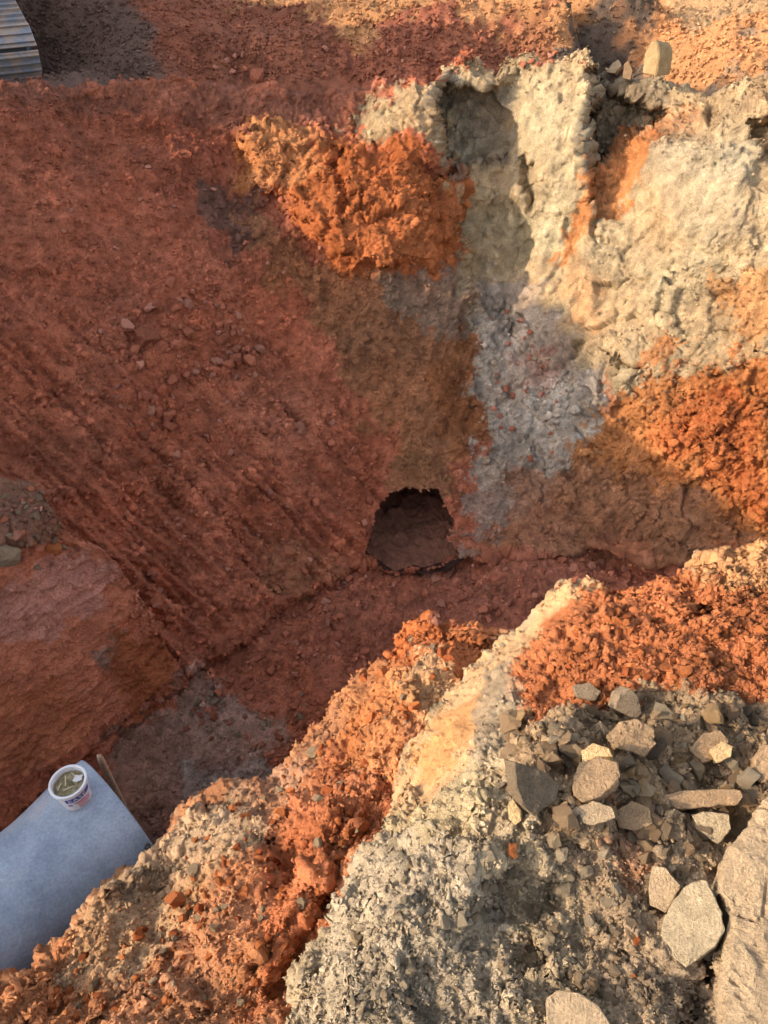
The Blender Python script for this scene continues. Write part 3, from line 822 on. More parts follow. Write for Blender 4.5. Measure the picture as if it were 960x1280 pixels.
def build_ground():
    ys = np.concatenate([np.arange(6.6, 17.0, 0.032), 17 + (np.linspace(0, 1, 70)[1:] ** 2.2) * 110])
    a = np.linspace(-0.80, 0.80, 640)
    X = a[None] * (ys[:, None] + 0.6)
    Y = np.broadcast_to(ys[:, None], X.shape).copy()
    px, py, _ = to_px(np.stack([X, Y, 0 * X], -1))
    ker = np.ones(25) / 25
    rx = RIM[0][0]; ry = np.convolve(np.pad(RIM[0][1], 12, 'edge'), ker, 'valid'); rz = np.convolve(np.pad(RIM[0][2], 12, 'edge'), ker, 'valid')
    edge = np.interp(px, rx, ry); ez = np.interp(px, rx, rz)
    k = smooth(0.2, 1.6, Y - edge)
    z = (ez - 0.30) * (1 - k)
    Q = np.stack([X, Y, 0 * X], -1)
    def mound(cx, cy, sx, sy, h, rot=0.0, p=1.0):
        dx = X - cx; dy = Y - cy
        c, s_ = math.cos(rot), math.sin(rot)
        e = ((dx * c + dy * s_) / sx) ** 2 + ((-dx * s_ + dy * c) / sy) ** 2
        return h * np.exp(-e ** p)
    far = smooth(7.0, 9.5, Y)
    trk = mound(-4.4, 10.2, 1.1, 0.9, 1.0, 0, 1.5)
    z = z + mound(-4.0, 12.6, 1.5, 1.8, 0.55) + mound(-3.0, 10.6, 0.9, 0.7, 0.22)
    z = z + mound(-1.2, 10.3, 0.8, 0.45, 0.22, 0.3) + mound(-0.2, 11.6, 1.3, 0.4, 0.26, -0.1) + mound(0.7, 10.9, 0.55, 0.35, 0.30)
    z = z + mound(1.7, 11.0, 0.8, 0.35, 0.32, -0.2) + mound(-2.4, 13.6, 1.4, 0.4, 0.35, 0.1)
    z = z + mound(3.0, 11.5, 0.75, 0.30, 0.42, 0.0, 1.6) + mound(2.25, 10.9, 0.30, 0.35, 0.34, 0.15, 1.0) - mound(3.0, 10.75, 0.75, 0.42, 0.45, 0.0, 1.5)
    z = z + mound(5.0, 9.9, 1.5, 0.5, 0.42, -0.05) + mound(3.75, 9.7, 0.45, 0.4, 0.2)
    z = z + mound(4.6, 13.5, 1.2, 0.25, 0.28, -0.3) + mound(5.6, 12.2, 0.9, 0.3, 0.25)
    z = z + far * (0.13 * fbm(Q, 0.55, 5, 401, 0.55) + 0.05 * fbm(Q, 2.3, 5, 402, 0.6, True) + (0.030 * fbm(Q, 6.0, 3, 411, 0.6, True) + 0.02 * fbm(Q, 13.0, 2, 412)) * (Y < 17))
    # ruts left by tracked machines
    rut = np.sin((Y * 5.0 + 2.4 * X + 2.0 * fbm(Q, 0.5, 3, 403)) * 1.3) * smooth(12, 13.5, Y) * smooth(-2, 1, X)
    tread = np.sin(X * 17 + 2 * np.sin(Y * 2)) * smooth(0.2, 0.7, np.sin(Y * 3.1 + 0.4 * X))
    z = z + 0.08 * rut + 0.025 * tread * smooth(12, 13.5, Y) * (Y < 30)
    z = z + smooth(30, 110, Y) * 1.2
    z = z * (1 - trk) - 0.42 * trk
    P = np.stack([X, Y, z], -1)
    N = normals(P)
    pile = weight(px, py, 0.35, [([(240, 60), (460, 40), (700, 40), (700, 90), (460, 130), (240, 130)], 0.75, 14),
                                 ([(230, 0), (700, 0), (700, 50), (230, 40)], 0.7, 14)])
    s0, r0 = stones(P, 0.20, pile * 0.6, 404)
    s1, r1 = stones(P, 0.09, pile, 405)
    P = P + N * (0.05 * s0 + 0.05 * s1)[..., None]
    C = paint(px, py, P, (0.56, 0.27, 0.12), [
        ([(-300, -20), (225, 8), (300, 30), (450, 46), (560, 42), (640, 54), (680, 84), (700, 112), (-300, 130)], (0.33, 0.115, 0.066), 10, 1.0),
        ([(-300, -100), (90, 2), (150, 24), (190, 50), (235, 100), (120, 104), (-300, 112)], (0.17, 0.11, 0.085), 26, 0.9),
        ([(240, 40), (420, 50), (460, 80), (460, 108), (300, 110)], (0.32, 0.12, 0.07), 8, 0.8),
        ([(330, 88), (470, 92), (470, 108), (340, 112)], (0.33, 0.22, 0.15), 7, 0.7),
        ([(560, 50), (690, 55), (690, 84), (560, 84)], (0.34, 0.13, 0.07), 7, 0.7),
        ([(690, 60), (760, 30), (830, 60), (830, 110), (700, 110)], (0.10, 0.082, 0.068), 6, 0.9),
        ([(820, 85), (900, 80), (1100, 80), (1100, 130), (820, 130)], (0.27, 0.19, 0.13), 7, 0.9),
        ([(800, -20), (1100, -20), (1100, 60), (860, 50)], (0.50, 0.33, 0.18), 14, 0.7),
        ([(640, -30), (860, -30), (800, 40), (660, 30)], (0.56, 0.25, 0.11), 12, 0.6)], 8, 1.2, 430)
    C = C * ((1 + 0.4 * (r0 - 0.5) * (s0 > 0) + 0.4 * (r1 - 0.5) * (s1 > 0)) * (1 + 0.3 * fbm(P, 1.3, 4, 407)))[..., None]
    tag(grid_object('ground', P, np.clip(C, 0.01, 0.9), M_FAR, Y > edge + 0.3), kind='structure')


build_ground()


# ------------------------------------------------------------------ unseen ridge added left of the frame, crest shaped to shade the pit
def build_ridge():
    ys = np.linspace(-9, 15.5, 380); xs = -np.concatenate([np.linspace(3.9, 10.5, 160), 10.5 + np.linspace(0.05, 1, 40) ** 2 * 60])
    X, Y = np.meshgrid(xs, ys)
    crest = np.interp(Y, [-9, 0.6, 2.0, 2.92, 3.17, 3.43, 3.73, 4.08, 4.46, 4.68, 4.96, 5.3, 5.7, 5.95, 6.15, 6.35, 6.6, 6.99, 7.23, 7.38, 7.69, 7.84, 7.95, 8.3, 8.6, 9.05, 9.5, 11.4, 13.15, 15.5],
                      [-0.3, -0.3, 0.15, 0.66, 0.70, 0.75, 0.71, 0.65, 0.66, 0.78, 0.99, 1.21, 1.24, 1.06, 0.73, 0.60, 0.66, 0.61, 0.69, 0.74, 0.88, 1.2, 2.1, 3.1, 3.0, 2.6, 2.05, 1.2, 0.6, 0.1])
    back = 1.5 * smooth(7.8, 8.4, Y)
    crest = crest + 0.05 + 0.41 * back
    inner = crest - 1.25 * np.maximum(0, X + 6.1 + back)
    outer = crest - 0.75 * np.maximum(0, -6.4 - back - X)
    z = np.minimum(inner, np.maximum(outer, -0.9))
    z = np.maximum(z, -4.3)
    P = np.stack([X, Y, z], -1)
    P[..., 2] += 0.10 * fbm(P, 1.2, 4, 501) * smooth(4.0, 2.5, Y) + 0.03 * fbm(P, 4, 3, 502)
    C = np.empty(P.shape, np.float32); C[:] = (0.36, 0.13, 0.075)
    tag(grid_object('shade_ridge', P, C * (1 + 0.3 * fbm(P, 2, 4, 503))[..., None], M_FAR), kind='structure')


build_ridge()


# ------------------------------------------------------------------ mesh helpers for made objects
class MB:
    def __init__(self):
        self.v = []; self.f = []

    def add(self, v, f):
        n = len(self.v)
        self.v += [tuple(p) for p in v]
        self.f += [tuple(i + n for i in q) for q in f]

    def box(self, c, size, M=None, bev=0.0):
        """box with chamfered edges, M turns it about its centre"""
        bm = bmesh.new()
        bmesh.ops.create_cube(bm, size=1.0)
        for v in bm.verts:
            v.co = Vector((v.co.x * size[0], v.co.y * size[1], v.co.z * size[2]))
        if bev:
            bmesh.ops.bevel(bm, geom=bm.edges[:], offset=bev, segments=2, affect='EDGES', profile=0.6)
        M = M or Matrix.Identity(3)
        bm.verts.index_update()
        self.add([Vector(c) + M @ v.co for v in bm.verts], [[v.index for v in f.verts] for f in bm.faces])
        bm.free()

    def lathe(self, prof, n=48, M=None, c=(0, 0, 0), close=False):
        M = M or Matrix.Identity(3); c = Vector(c)
        V = []; F = []
        m = len(prof)
        for r, z in prof:
            for k in range(n):
                a = 2 * math.pi * k / n
                V.append(c + M @ Vector((r * math.cos(a), r * math.sin(a), z)))
        for i in range(m - 1 + (1 if close else 0)):
            j = (i + 1) % m
            for k in range(n):
                k2 = (k + 1) % n
                F.append((i * n + k, i * n + k2, j * n + k2, j * n + k))
        self.add(V, F)

    def prism(self, poly, axis_a, axis_b, axis_n, c, depth):
        c = Vector(c); n = len(poly)
        A, B, N = Vector(axis_a), Vector(axis_b), Vector(axis_n)
        V = [c + A * p[0] + B * p[1] - N * depth / 2 for p in poly] + [c + A * p[0] + B * p[1] + N * depth / 2 for p in poly]
        F = [tuple(range(n))[::-1], tuple(range(n, 2 * n))] + [(i, (i + 1) % n, (i + 1) % n + n, i + n) for i in range(n)]
        self.add(V, F)

    def build(self, name, mat, parent=None, smooth_on=False, loc=None):
        me = bpy.data.meshes.new(name)
        me.from_pydata([tuple(p) for p in self.v], [], self.f)
        bm = bmesh.new(); bm.from_mesh(me); bmesh.ops.recalc_face_normals(bm, faces=bm.faces); bm.to_mesh(me); bm.free()
        if smooth_on:
            me.polygons.foreach_set('use_smooth', [True] * len(me.polygons))
        me.materials.append(mat); me.update()
        o = bpy.data.objects.new(name, me); COL.objects.link(o)
        if parent: o.parent = parent
        if loc is not None: o.location = loc
        return o


def empty(name, loc, rz=0.0):
    o = bpy.data.objects.new(name, None); COL.objects.link(o)
    o.location = loc; o.rotation_euler = (0, 0, rz); o.empty_display_size = 0.1
    return o


def plain_mat(name, col, rough=0.6, metal=0.0, dirt=None, scale=12.0, amount=0.5, bump=0.0, spec=0.4):
    """a solid colour with blotches of dirt of their own shape"""
    m, n, l, b = new_mat(name)
    b.inputs['Roughness'].default_value = rough; b.inputs['Metallic'].default_value = metal
    b.inputs['Specular IOR Level'].default_value = spec
    if dirt:
        tc = n.new('ShaderNodeTexCoord'); no = n.new('ShaderNodeTexNoise')
        no.inputs['Scale'].default_value = scale; no.inputs['Detail'].default_value = 8; no.inputs['Roughness'].default_value = 0.65
        l.new(tc.outputs['Object'], no.inputs['Vector'])
        cr = n.new('ShaderNodeValToRGB'); cr.color_ramp.elements[0].position = 0.62 - amount * 0.3; cr.color_ramp.elements[1].position = 0.78 - amount * 0.3
        cr.color_ramp.elements[0].color = (*col, 1); cr.color_ramp.elements[1].color = (*dirt, 1)
        l.new(no.outputs[0], cr.inputs[0]); l.new(cr.outputs[0], b.inputs['Base Color'])
        if bump:
            bp = n.new('ShaderNodeBump'); bp.inputs['Distance'].default_value = bump
            l.new(no.outputs[0], bp.inputs['Height']); l.new(bp.outputs[0], b.inputs['Normal'])
    else:
        b.inputs['Base Color'].default_value = (*col, 1)
    return m


# ------------------------------------------------------------------ concrete pipe
def concrete_mat():
    m, n, l, b = new_mat('pipe_concrete')
    b.inputs['Roughness'].default_value = 0.85; b.inputs['Specular IOR Level'].default_value = 0.25
    tc = n.new('ShaderNodeTexCoord')
    big = n.new('ShaderNodeTexNoise'); big.inputs['Scale'].default_value = 3.5; big.inputs['Detail'].default_value = 8; big.inputs['Roughness'].default_value = 0.68
    fin = n.new('ShaderNodeTexNoise'); fin.inputs['Scale'].default_value = 60; fin.inputs['Detail'].default_value = 4
    vor = n.new('ShaderNodeTexVoronoi'); vor.inputs['Scale'].default_value = 34
    for x in (big, fin, vor): l.new(tc.outputs['Object'], x.inputs['Vector'])
    cr = n.new('ShaderNodeValToRGB')
    e = cr.color_ramp.elements; e[0].position = 0.32; e[0].color = (0.21, 0.265, 0.345, 1); e[1].position = 0.70; e[1].color = (0.40, 0.475, 0.575, 1)
    l.new(big.outputs[0], cr.inputs[0])
    hole = n.new('ShaderNodeMapRange'); hole.inputs[1].default_value = 0.05; hole.inputs[2].default_value = 0.13
    hole.inputs[3].default_value = 0.55; hole.inputs[4].default_value = 1.0
    l.new(vor.outputs['Distance'], hole.inputs[0])
    big2 = n.new('ShaderNodeTexNoise'); big2.inputs['Scale'].default_value = 6; l.new(tc.outputs['Object'], big2.inputs['Vector'])
    gate = n.new('ShaderNodeMapRange'); gate.inputs[1].default_value = 0.48; gate.inputs[2].default_value = 0.60
    l.new(big2.outputs[0], gate.inputs[0])
    mix = n.new('ShaderNodeMix'); mix.data_type = 'FLOAT'
    l.new(gate.outputs[0], mix.inputs[0]); mix.inputs[2].default_value = 1.0; l.new(hole.outputs[0], mix.inputs[3])
    fm = n.new('ShaderNodeMapRange'); fm.inputs[1].default_value = 0.3; fm.inputs[2].default_value = 0.7; fm.inputs[3].default_value = 0.86; fm.inputs[4].default_value = 1.12
    l.new(fin.outputs[0], fm.inputs[0])
    mu = n.new('ShaderNodeMath'); mu.operation = 'MULTIPLY'; l.new(mix.outputs[0], mu.inputs[0]); l.new(fm.outputs[0], mu.inputs[1])
    vm = n.new('ShaderNodeVectorMath'); vm.operation = 'SCALE'; l.new(cr.outputs[0], vm.inputs[0]); l.new(mu.outputs[0], vm.inputs['Scale'])
    dn = n.new('ShaderNodeTexNoise'); dn.inputs['Scale'].default_value = 1.7; dn.inputs['Detail'].default_value = 9; dn.inputs['Roughness'].default_value = 0.72
    l.new(tc.outputs['Object'], dn.inputs['Vector'])
    df = n.new('ShaderNodeMapRange'); df.inputs[1].default_value = 0.52; df.inputs[2].default_value = 0.72; df.inputs[3].default_value = 0.0; df.inputs[4].default_value = 0.55
    l.new(dn.outputs[0], df.inputs[0])
    dm = n.new('ShaderNodeMix'); dm.data_type = 'RGBA'; l.new(df.outputs[0], dm.inputs[0]); l.new(vm.outputs[0], dm.inputs[6]); dm.inputs[7].default_value = (0.36, 0.30, 0.27, 1)
    l.new(dm.outputs[2], b.inputs['Base Color'])
    bp = n.new('ShaderNodeBump'); bp.inputs['Distance'].default_value = 0.006; bp.inputs['Strength'].default_value = 0.7
    l.new(mu.outputs[0], bp.inputs['Height']); l.new(bp.outputs[0], b.inputs['Normal'])
    return m


PIPE_E = np.array((-1.832, 2.290, -3.361)); PIPE_AZ = 0.837; PIPE_R = 0.507; PIPE_B = 0.451


def pipe_radius(s):
    return PIPE_R + (PIPE_B - PIPE_R) * smooth(0.094, 0.60, s)


def build_pipe():
    root = empty('concrete_pipe', (PIPE_E[0], PIPE_E[1], PIPE_E[2] - PIPE_R))
    tag(root, 'grey concrete pipe with flared bell end lying at the bottom of the trench', 'pipe')
    M = Matrix((( math.sin(PIPE_AZ), 0, -math.cos(PIPE_AZ)), (-math.cos(PIPE_AZ), 0, -math.sin(PIPE_AZ)), (0, 1, 0)))   # local z runs back along the axis
    c = (0, 0, PIPE_R)
    cm = concrete_mat()
    prof = [(float(pipe_radius(s)), float(s)) for s in np.concatenate([np.linspace(0.008, 0.72, 40), np.linspace(0.8, 4.2, 30)])]
    inn = [(0.36, 4.2), (0.36, 0.30), (0.365, 0.22), (0.425, 0.20), (0.437, 0.008), (0.445, 0.0), (PIPE_R - 0.008, 0.0), (PIPE_R, 0.008)]
    mb = MB(); mb.lathe(prof, 128, M, c)
    mb.build('barrel', cm, root, True)
    mb = MB(); mb.lathe(inn, 128, M, c)
    mb.build('socket', cm, root, False)
    # small lifting eye cast into the flank near the rim
    th = math.radians(32); s0 = 0.035
    r = np.array((math.sin(PIPE_AZ), -math.cos(PIPE_AZ), 0)); u = np.array((0, 0, 1.0)); a = np.array((math.cos(PIPE_AZ), math.sin(PIPE_AZ), 0))
    p = (r * math.cos(th) + u * math.sin(th)) * (PIPE_R + 0.002) - a * s0
    nrm = Vector(r * math.cos(th) + u * math.sin(th))
    mb = MB(); Q = nrm.to_track_quat('Z', 'Y').to_matrix()
    mb.lathe([(0.012, 0.0), (0.012, 0.007), (0.018, 0.008), (0.021, 0.004), (0.021, -0.01)], 18, Q, Vector(p) + Vector((0, 0, PIPE_R)))
    mb.build('lifting_eye', plain_mat('dark_steel', (0.10, 0.10, 0.10), 0.6, 0.3), root, True)


build_pipe()


# ------------------------------------------------------------------ bucket on the pipe
def build_bucket():
    bx, by = -1.985, 2.185
    rel = np.array((bx, by)) - PIPE_E[:2]
    s = -(rel[0] * math.cos(PIPE_AZ) + rel[1] * math.sin(PIPE_AZ)); off = rel[0] * math.sin(PIPE_AZ) - rel[1] * math.cos(PIPE_AZ)
    z = PIPE_E[2] + math.sqrt(float(pipe_radius(s)) ** 2 - off ** 2) + 0.001
    root = empty('bucket', (bx, by, z))
    tag(root, 'small white plastic bucket with a blue and pink label standing on the grey pipe', 'bucket')
    white = plain_mat('bucket_plastic', (0.72, 0.74, 0.78), 0.45, 0, (0.50, 0.46, 0.42), 16, 0.25)
    H, R0, R1 = 0.215, 0.088, 0.105
    rr = lambda t: R0 + (R1 - R0) * t / H
    mb = MB()
    mb.lathe([(0.001, 0.004), (R0 - 0.006, 0.004), (R0 - 0.002, 0.0), (R0, 0.006)] + [(rr(t), t) for t in np.linspace(0.012, H - 0.012, 14)]
             + [(R1 - 0.004, H - 0.012)] + [(rr(t) - 0.004, t) for t in np.linspace(H - 0.012, 0.01, 12)] + [(0.001, 0.01)], 64)
    mb.build('pail', white, root, True)
    mb = MB()
    mb.lathe([(R1 - 0.002, H - 0.030), (R1 + 0.007, H - 0.030), (R1 + 0.008, H - 0.022), (R1 + 0.003, H - 0.020), (R1 + 0.003, H - 0.010), (R1 + 0.010, H - 0.008),
              (R1 + 0.011, H), (R1 + 0.006, H + 0.004), (R1 - 0.005, H + 0.003), (R1 - 0.006, H - 0.012)], 64, close=True)
    mb.build('rim', white, root, True)
    # printed label wrapped round the front
    vd = np.arctan2(CAM[1] - by, CAM[0] - bx)
    lab = vd + 0.05

    def wrap(x, y, lift):
        """flat label coordinates (metres) onto the pail: y runs up the wall"""
        q = rr(y) + lift
        a_ = lab + x / 0.098
        return (q * math.cos(a_), q * math.sin(a_), y)

    def panel(name, x0, x1, y0, y1, lift, mat, skew=0.0):
        mb = MB(); n = 22
        V = []; F = []
        for i in range(n + 1):
            x = x0 + (x1 - x0) * i / n
            V += [wrap(x, y0 + skew * (x - x0), lift), wrap(x, y1 + skew * (x - x0), lift)]
        for i in range(n):
            F.append((2 * i, 2 * i + 2, 2 * i + 3, 2 * i + 1))
        mb.add(V, F)
        return mb.build(name, mat, root, True)

    blue = plain_mat('label_blue', (0.035, 0.085, 0.42), 0.5); pink = plain_mat('label_pink', (0.72, 0.42, 0.48), 0.5)
    ink = plain_mat('label_ink', (0.10, 0.08, 0.22), 0.5); paper = plain_mat('label_white', (0.80, 0.80, 0.84), 0.5); red = plain_mat('label_red', (0.55, 0.10, 0.16), 0.5)
    panel('label_panel', -0.095, 0.095, 0.020, 0.176, 0.0008, paper)
    panel('label_band', -0.080, 0.092, 0.122, 0.170, 0.0014, blue)
    panel('label_patch', -0.020, 0.072, 0.040, 0.088, 0.0014, pink)
    panel('label_rule', -0.040, 0.030, 0.100, 0.107, 0.0014, ink)
    panel('label_rule', -0.030, 0.055, 0.089, 0.096, 0.0014, red)
    panel('label_rule', -0.020, 0.050, 0.026, 0.033, 0.0014, ink)
    panel('label_emblem', -0.080, -0.052, 0.075, 0.100, 0.0014, plain_mat('label_violet', (0.30, 0.26, 0.55), 0.5))
    cu = bpy.data.curves.new('lettering', 'FONT'); cu.body = 'EASE'; cu.size = 0.052; cu.resolution_u = 3; cu.space_character = 1.08
    tmp = bpy.data.objects.new('lettering', cu); COL.objects.link(tmp)
    dg = bpy.context.evaluated_depsgraph_get()
    me = bpy.data.meshes.new_from_object(tmp.evaluated_get(dg))
    bpy.data.objects.remove(tmp)
    bm = bmesh.new(); bm.from_mesh(me)
    bmesh.ops.triangulate(bm, faces=bm.faces)
    bmesh.ops.subdivide_edges(bm, edges=[e for e in bm.edges if e.calc_length() > 0.01], cuts=2)
    bm.to_mesh(me); bm.free()
    for v in me.vertices:
        v.co = wrap(-0.066 + v.co.x, 0.127 + v.co.y, 0.0022)
    me.materials.append(paper)
    o = bpy.data.objects.new('lettering', me); COL.objects.link(o); o.parent = root
    # muddy contents with straw and a scrap of film
    mb = MB()
    n = 30; V = []; F = []
    for i in range(12):
        for k in range(n):
            a = 2 * math.pi * k / n; r = 0.0945 * i / 11
            V.append((r * math.cos(a), r * math.sin(a), H - 0.040 + 0.006 * math.sin(7 * a + i) * (i > 0) + 0.006 * math.sin(i * 1.7)))
    for i in range(11):
        for k in range(n):
            F.append((i * n + k, i * n + (k + 1) % n, (i + 1) * n + (k + 1) % n, (i + 1) * n + k))
    mb.add(V, F)
    cont = mb.build('contents', plain_mat('bucket_paste', (0.22, 0.18, 0.09), 0.5, 0, (0.40, 0.34, 0.22), 30, 0.4, 0.004), root, True)
    for (x, y, a, L) in ((-0.03, 0.02, 1.9, 0.075), (0.005, -0.03, 0.5, 0.06), (-0.055, -0.02, 1.4, 0.05), (0.01, 0.06, 2.5, 0.05)):
        mb = MB(); mb.box((x, y, H - 0.028), (L, 0.006, 0.004), Matrix.Rotation(a, 3, 'Z'), 0.001)
        mb.build('straw', plain_mat('straw', (0.55, 0.46, 0.30), 0.8), cont)
    mb = MB()
    mb.prism([(-0.03, -0.018), (0.0, -0.026), (0.03, -0.012), (0.022, 0.012), (0.03, 0.03), (0.002, 0.02), (-0.024, 0.026)], (1, 0, 0.1), (0, 1, -0.1), (0, 0, 1), (0.045, 0.035, H - 0.026), 0.003)
    mb.build('film_scrap', plain_mat('film_scrap', (0.62, 0.60, 0.62), 0.5), cont)


build_bucket()


def build_stake():
    top = at(123, 943, np.array(4.92))
    wood = plain_mat('weathered_wood', (0.56, 0.41, 0.29), 0.8, 0, (0.36, 0.22, 0.14), 25, 0.4, 0.003)
    mb = MB()
    h = top[2] - FLOOR + 0.15
    prof = [(0.0225, 0.0), (0.0225, h - 0.10), (0.020, h - 0.05), (0.013, h - 0.012), (0.004, h)]
    mb.lathe(prof, 9)
    for i, v in enumerate(mb.v):
        mb.v[i] = (v[0] * 1.15 + 0.02 * (v[2] / h) ** 2, v[1] * 0.85, v[2])
    o = mb.build('wooden_stake', wood, None, True, (top[0] - 0.02, top[1], FLOOR - 0.15))
    tag(o, 'upright wooden stake standing behind the mouth of the concrete pipe', 'stake')


build_stake()


# ------------------------------------------------------------------ tracked digger on the far left rim
def build_digger():
    front = at(56, 103, np.array(8.95))
    hx, hy = -0.55, 0.835
    nn = math.hypot(hx, hy); hx /= nn; hy /= nn
    wx, wy = hy, -hx                                  # across the track, to the right
    Wd = Vector((wx, wy, 0)); pt = rad(28)
    A = Vector((hx * math.cos(pt), hy * math.cos(pt), math.sin(pt))); U = Vector((-hx * math.sin(pt), -hy * math.sin(pt), math.cos(pt)))
    width = 0.60
    base = Vector(front) - Wd * (width / 2) + A * 0.30
    root = empty('digger', (base.x, base.y, base.z))
    tag(root, 'tracked digger with muddy steel track shoes on the far left rim of the pit', 'digger')
    steel = plain_mat('track_steel', (0.24, 0.26, 0.30), 0.5, 0.2, (0.44, 0.32, 0.25), 9, 0.75, 0.006)
    worn = plain_mat('worn_steel', (0.13, 0.15, 0.20), 0.42, 0.5, (0.30, 0.23, 0.19), 8, 0.5)
    body = plain_mat('digger_paint', (0.62, 0.36, 0.03), 0.45, 0, (0.34, 0.20, 0.11), 5, 0.5)
    dark = plain_mat('rubber_black', (0.03, 0.03, 0.032), 0.7)
    r = 0.25; L = 2.7; n = 26
    per = 2 * L + 2 * math.pi * r

    def path(s):
        s = s % per
        if s < L: return s, 0.0, 0.0
        s -= L
        if s < math.pi * r:
            a = s / r; return L + r * math.sin(a), r - r * math.cos(a), a
        s -= math.pi * r
        if s < L: return L - s, 2 * r, math.pi
        a = (s - L) / r
        return -r * math.sin(a), r + r * math.cos(a), math.pi + a
    shoe = MB()
    pl = per / n
    shoe.box((0, 0, -0.012), (pl * 0.97, width, 0.026), None, 0.006)
    for k in (-0.36, -0.02, 0.32):
        shoe.box((k * pl, 0, -0.040), (0.020, width * 0.97, 0.040), None, 0.005)
    shoe_me = None
    second = Vector((0, 0, 0)) - Wd * 1.5
    for track_off in (Vector((0, 0, 0)), second):
        belt = MB()
        pts = [path(per * i / 80) for i in range(80)]
        belt.prism([(p[0], p[1]) for p in pts], A, U, Wd, track_off + A * 0, width * 0.55)
        bo = belt.build('track_frame', dark, root)
        for i in range(n):
            x, z, a = path(per * (i + 0.5) / n)
            if shoe_me is None:
                o = shoe.build('track_shoe', steel, bo); shoe_me = o.data
            else:
                o = bpy.data.objects.new('track_shoe', shoe_me); COL.objects.link(o); o.parent = bo
            X = A * math.cos(a) + U * math.sin(a); Zv = -A * math.sin(a) + U * math.cos(a); Y = Zv.cross(X)
            M = Matrix((X, Y, Zv)).transposed()
            o.matrix_local = Matrix.Translation(track_off + A * x + U * z) @ M.to_4x4()
        for x in (0.0, L):
            mb = MB(); Q = Wd.to_track_quat('Z', 'Y').to_matrix()
            mb.lathe([(0.02, width * 0.40), (0.12, width * 0.42), (0.14, width * 0.36), (0.27, width * 0.33), (r - 0.03, width * 0.30), (r - 0.03, -width * 0.30), (0.02, -width * 0.3)], 24, Q, track_off + A * x + U * r)
            mb.build('track_wheel', worn, root, True)
    mid = -Wd * 0.75
    R3 = Matrix((A, Wd, U)).transposed()
    mb = MB(); mb.box(mid + A * 1.3 + U * 0.62, (1.6, 1.2, 0.42), R3, 0.05); mb.build('undercarriage', dark, root)
    mb = MB(); mb.prism([(0.35, 0.84), (2.75, 0.84), (2.85, 1.05), (2.80, 1.75), (2.5, 1.86), (1.2, 1.84), (1.0, 1.50), (0.35, 1.42), (0.28, 1.2)], A, U, Wd, mid, 1.7)
    mb.build('engine_housing', body, root)
    mb = MB(); mb.prism([(0.3, 1.0), (1.35, 1.0), (1.35, 2.35), (0.6, 2.38), (0.3, 1.6)], A, U, Wd, mid - Wd * 1.45, 0.85); mb.build('cab', body, root)
    mb = MB(); mb.prism([(0.3, 0.9), (-0.9, 1.1), (-2.2, 0.5), (-2.3, 0.2), (-0.9, 0.75), (0.3, 0.55)], A, U, Wd, mid - Wd * 2.4, 0.3); mb.build('boom', body, root)


build_digger()


# ------------------------------------------------------------------ where each sight line meets the soil
class Hit:
    def __init__(self):
        W_, H_ = 480, 640
        self.z = np.full(W_ * H_, 1e9); self.p = np.zeros((W_ * H_, 3)); self.n = np.zeros((W_ * H_, 3)); self.c = np.zeros((W_ * H_, 3)); self.l = np.full(W_ * H_, -1)
        for li, (name, P, color, keep) in enumerate(LAYERS):
            if name in ('shade_ridge', 'tunnel_wall', 'fallen_soil'):
                continue
            N = normals(P)
            m = np.ones(P.shape[:2], bool) if keep is None else keep
            V = P[m]; Nn = N[m]; Cc = np.asarray(color)[m]
            px, py, zc = to_px(V)
            ix = np.floor(px / 2).astype(int); iy = np.floor(py / 2).astype(int)
            ok = (zc > 0.2) & (ix >= 0) & (ix < W_) & (iy >= 0) & (iy < H_)
            k = (iy * W_ + ix)[ok]; zc = zc[ok]; V = V[ok]; Nn = Nn[ok]; Cc = Cc[ok]
            o = np.argsort(-zc)
            k, zc, V, Nn, Cc = k[o], zc[o], V[o], Nn[o], Cc[o]
            near = np.full(W_ * H_, 1e9); near[k] = zc
            idx = np.full(W_ * H_, -1); idx[k] = np.arange(len(k))
            w_ = near < self.z
            self.z[w_] = near[w_]; j = idx[w_]
            self.p[w_] = V[j]; self.n[w_] = Nn[j]; self.c[w_] = Cc[j]; self.l[w_] = li
        # close pinholes between samples
        for _ in range(2):
            Z = self.z.reshape(H_, W_); I = np.arange(W_ * H_).reshape(H_, W_)
            bz = Z.copy(); bi = I.copy(); cnt = np.zeros((H_, W_), int)
            for dy in (-1, 0, 1):
                for dx in (-1, 0, 1):
                    zz = np.full((H_, W_), 1e9); ii = I.copy()
                    ys, yd = slice(max(0, dy), H_ + min(0, dy)), slice(max(0, -dy), H_ + min(0, -dy))
                    xs, xd = slice(max(0, dx), W_ + min(0, dx)), slice(max(0, -dx), W_ + min(0, -dx))
                    zz[yd, xd] = Z[ys, xs]; ii[yd, xd] = I[ys, xs]
                    cnt += zz < Z * 0.85
                    m = zz < bz
                    bz = np.where(m, zz, bz); bi = np.where(m, ii, bi)
            use = ((cnt >= 3) & (bz < Z * 0.85)).reshape(-1); src = bi.reshape(-1)[use]
            for arr in (self.z, self.p, self.n, self.c, self.l):
                arr[use] = arr[src].copy()
        self.w, self.h = W_, H_

    def __call__(self, px, py):
        x = int(min(max(px / 2, 0), self.w - 1)); y = int(min(max(py / 2, 0), self.h - 1))
        for r in range(0, 12):
            best = None
            for yy in range(max(0, y - r), min(self.h, y + r + 1)):
                for xx in range(max(0, x - r), min(self.w, x + r + 1)):
                    k = yy * self.w + xx
                    if self.l[k] >= 0 and (best is None or self.z[k] < self.z[best]):
                        best = k
            if best is not None:
                return self.p[best], self.n[best], self.c[best], self.z[best], LAYERS[self.l[best]][0]
        return None


HIT = Hit()


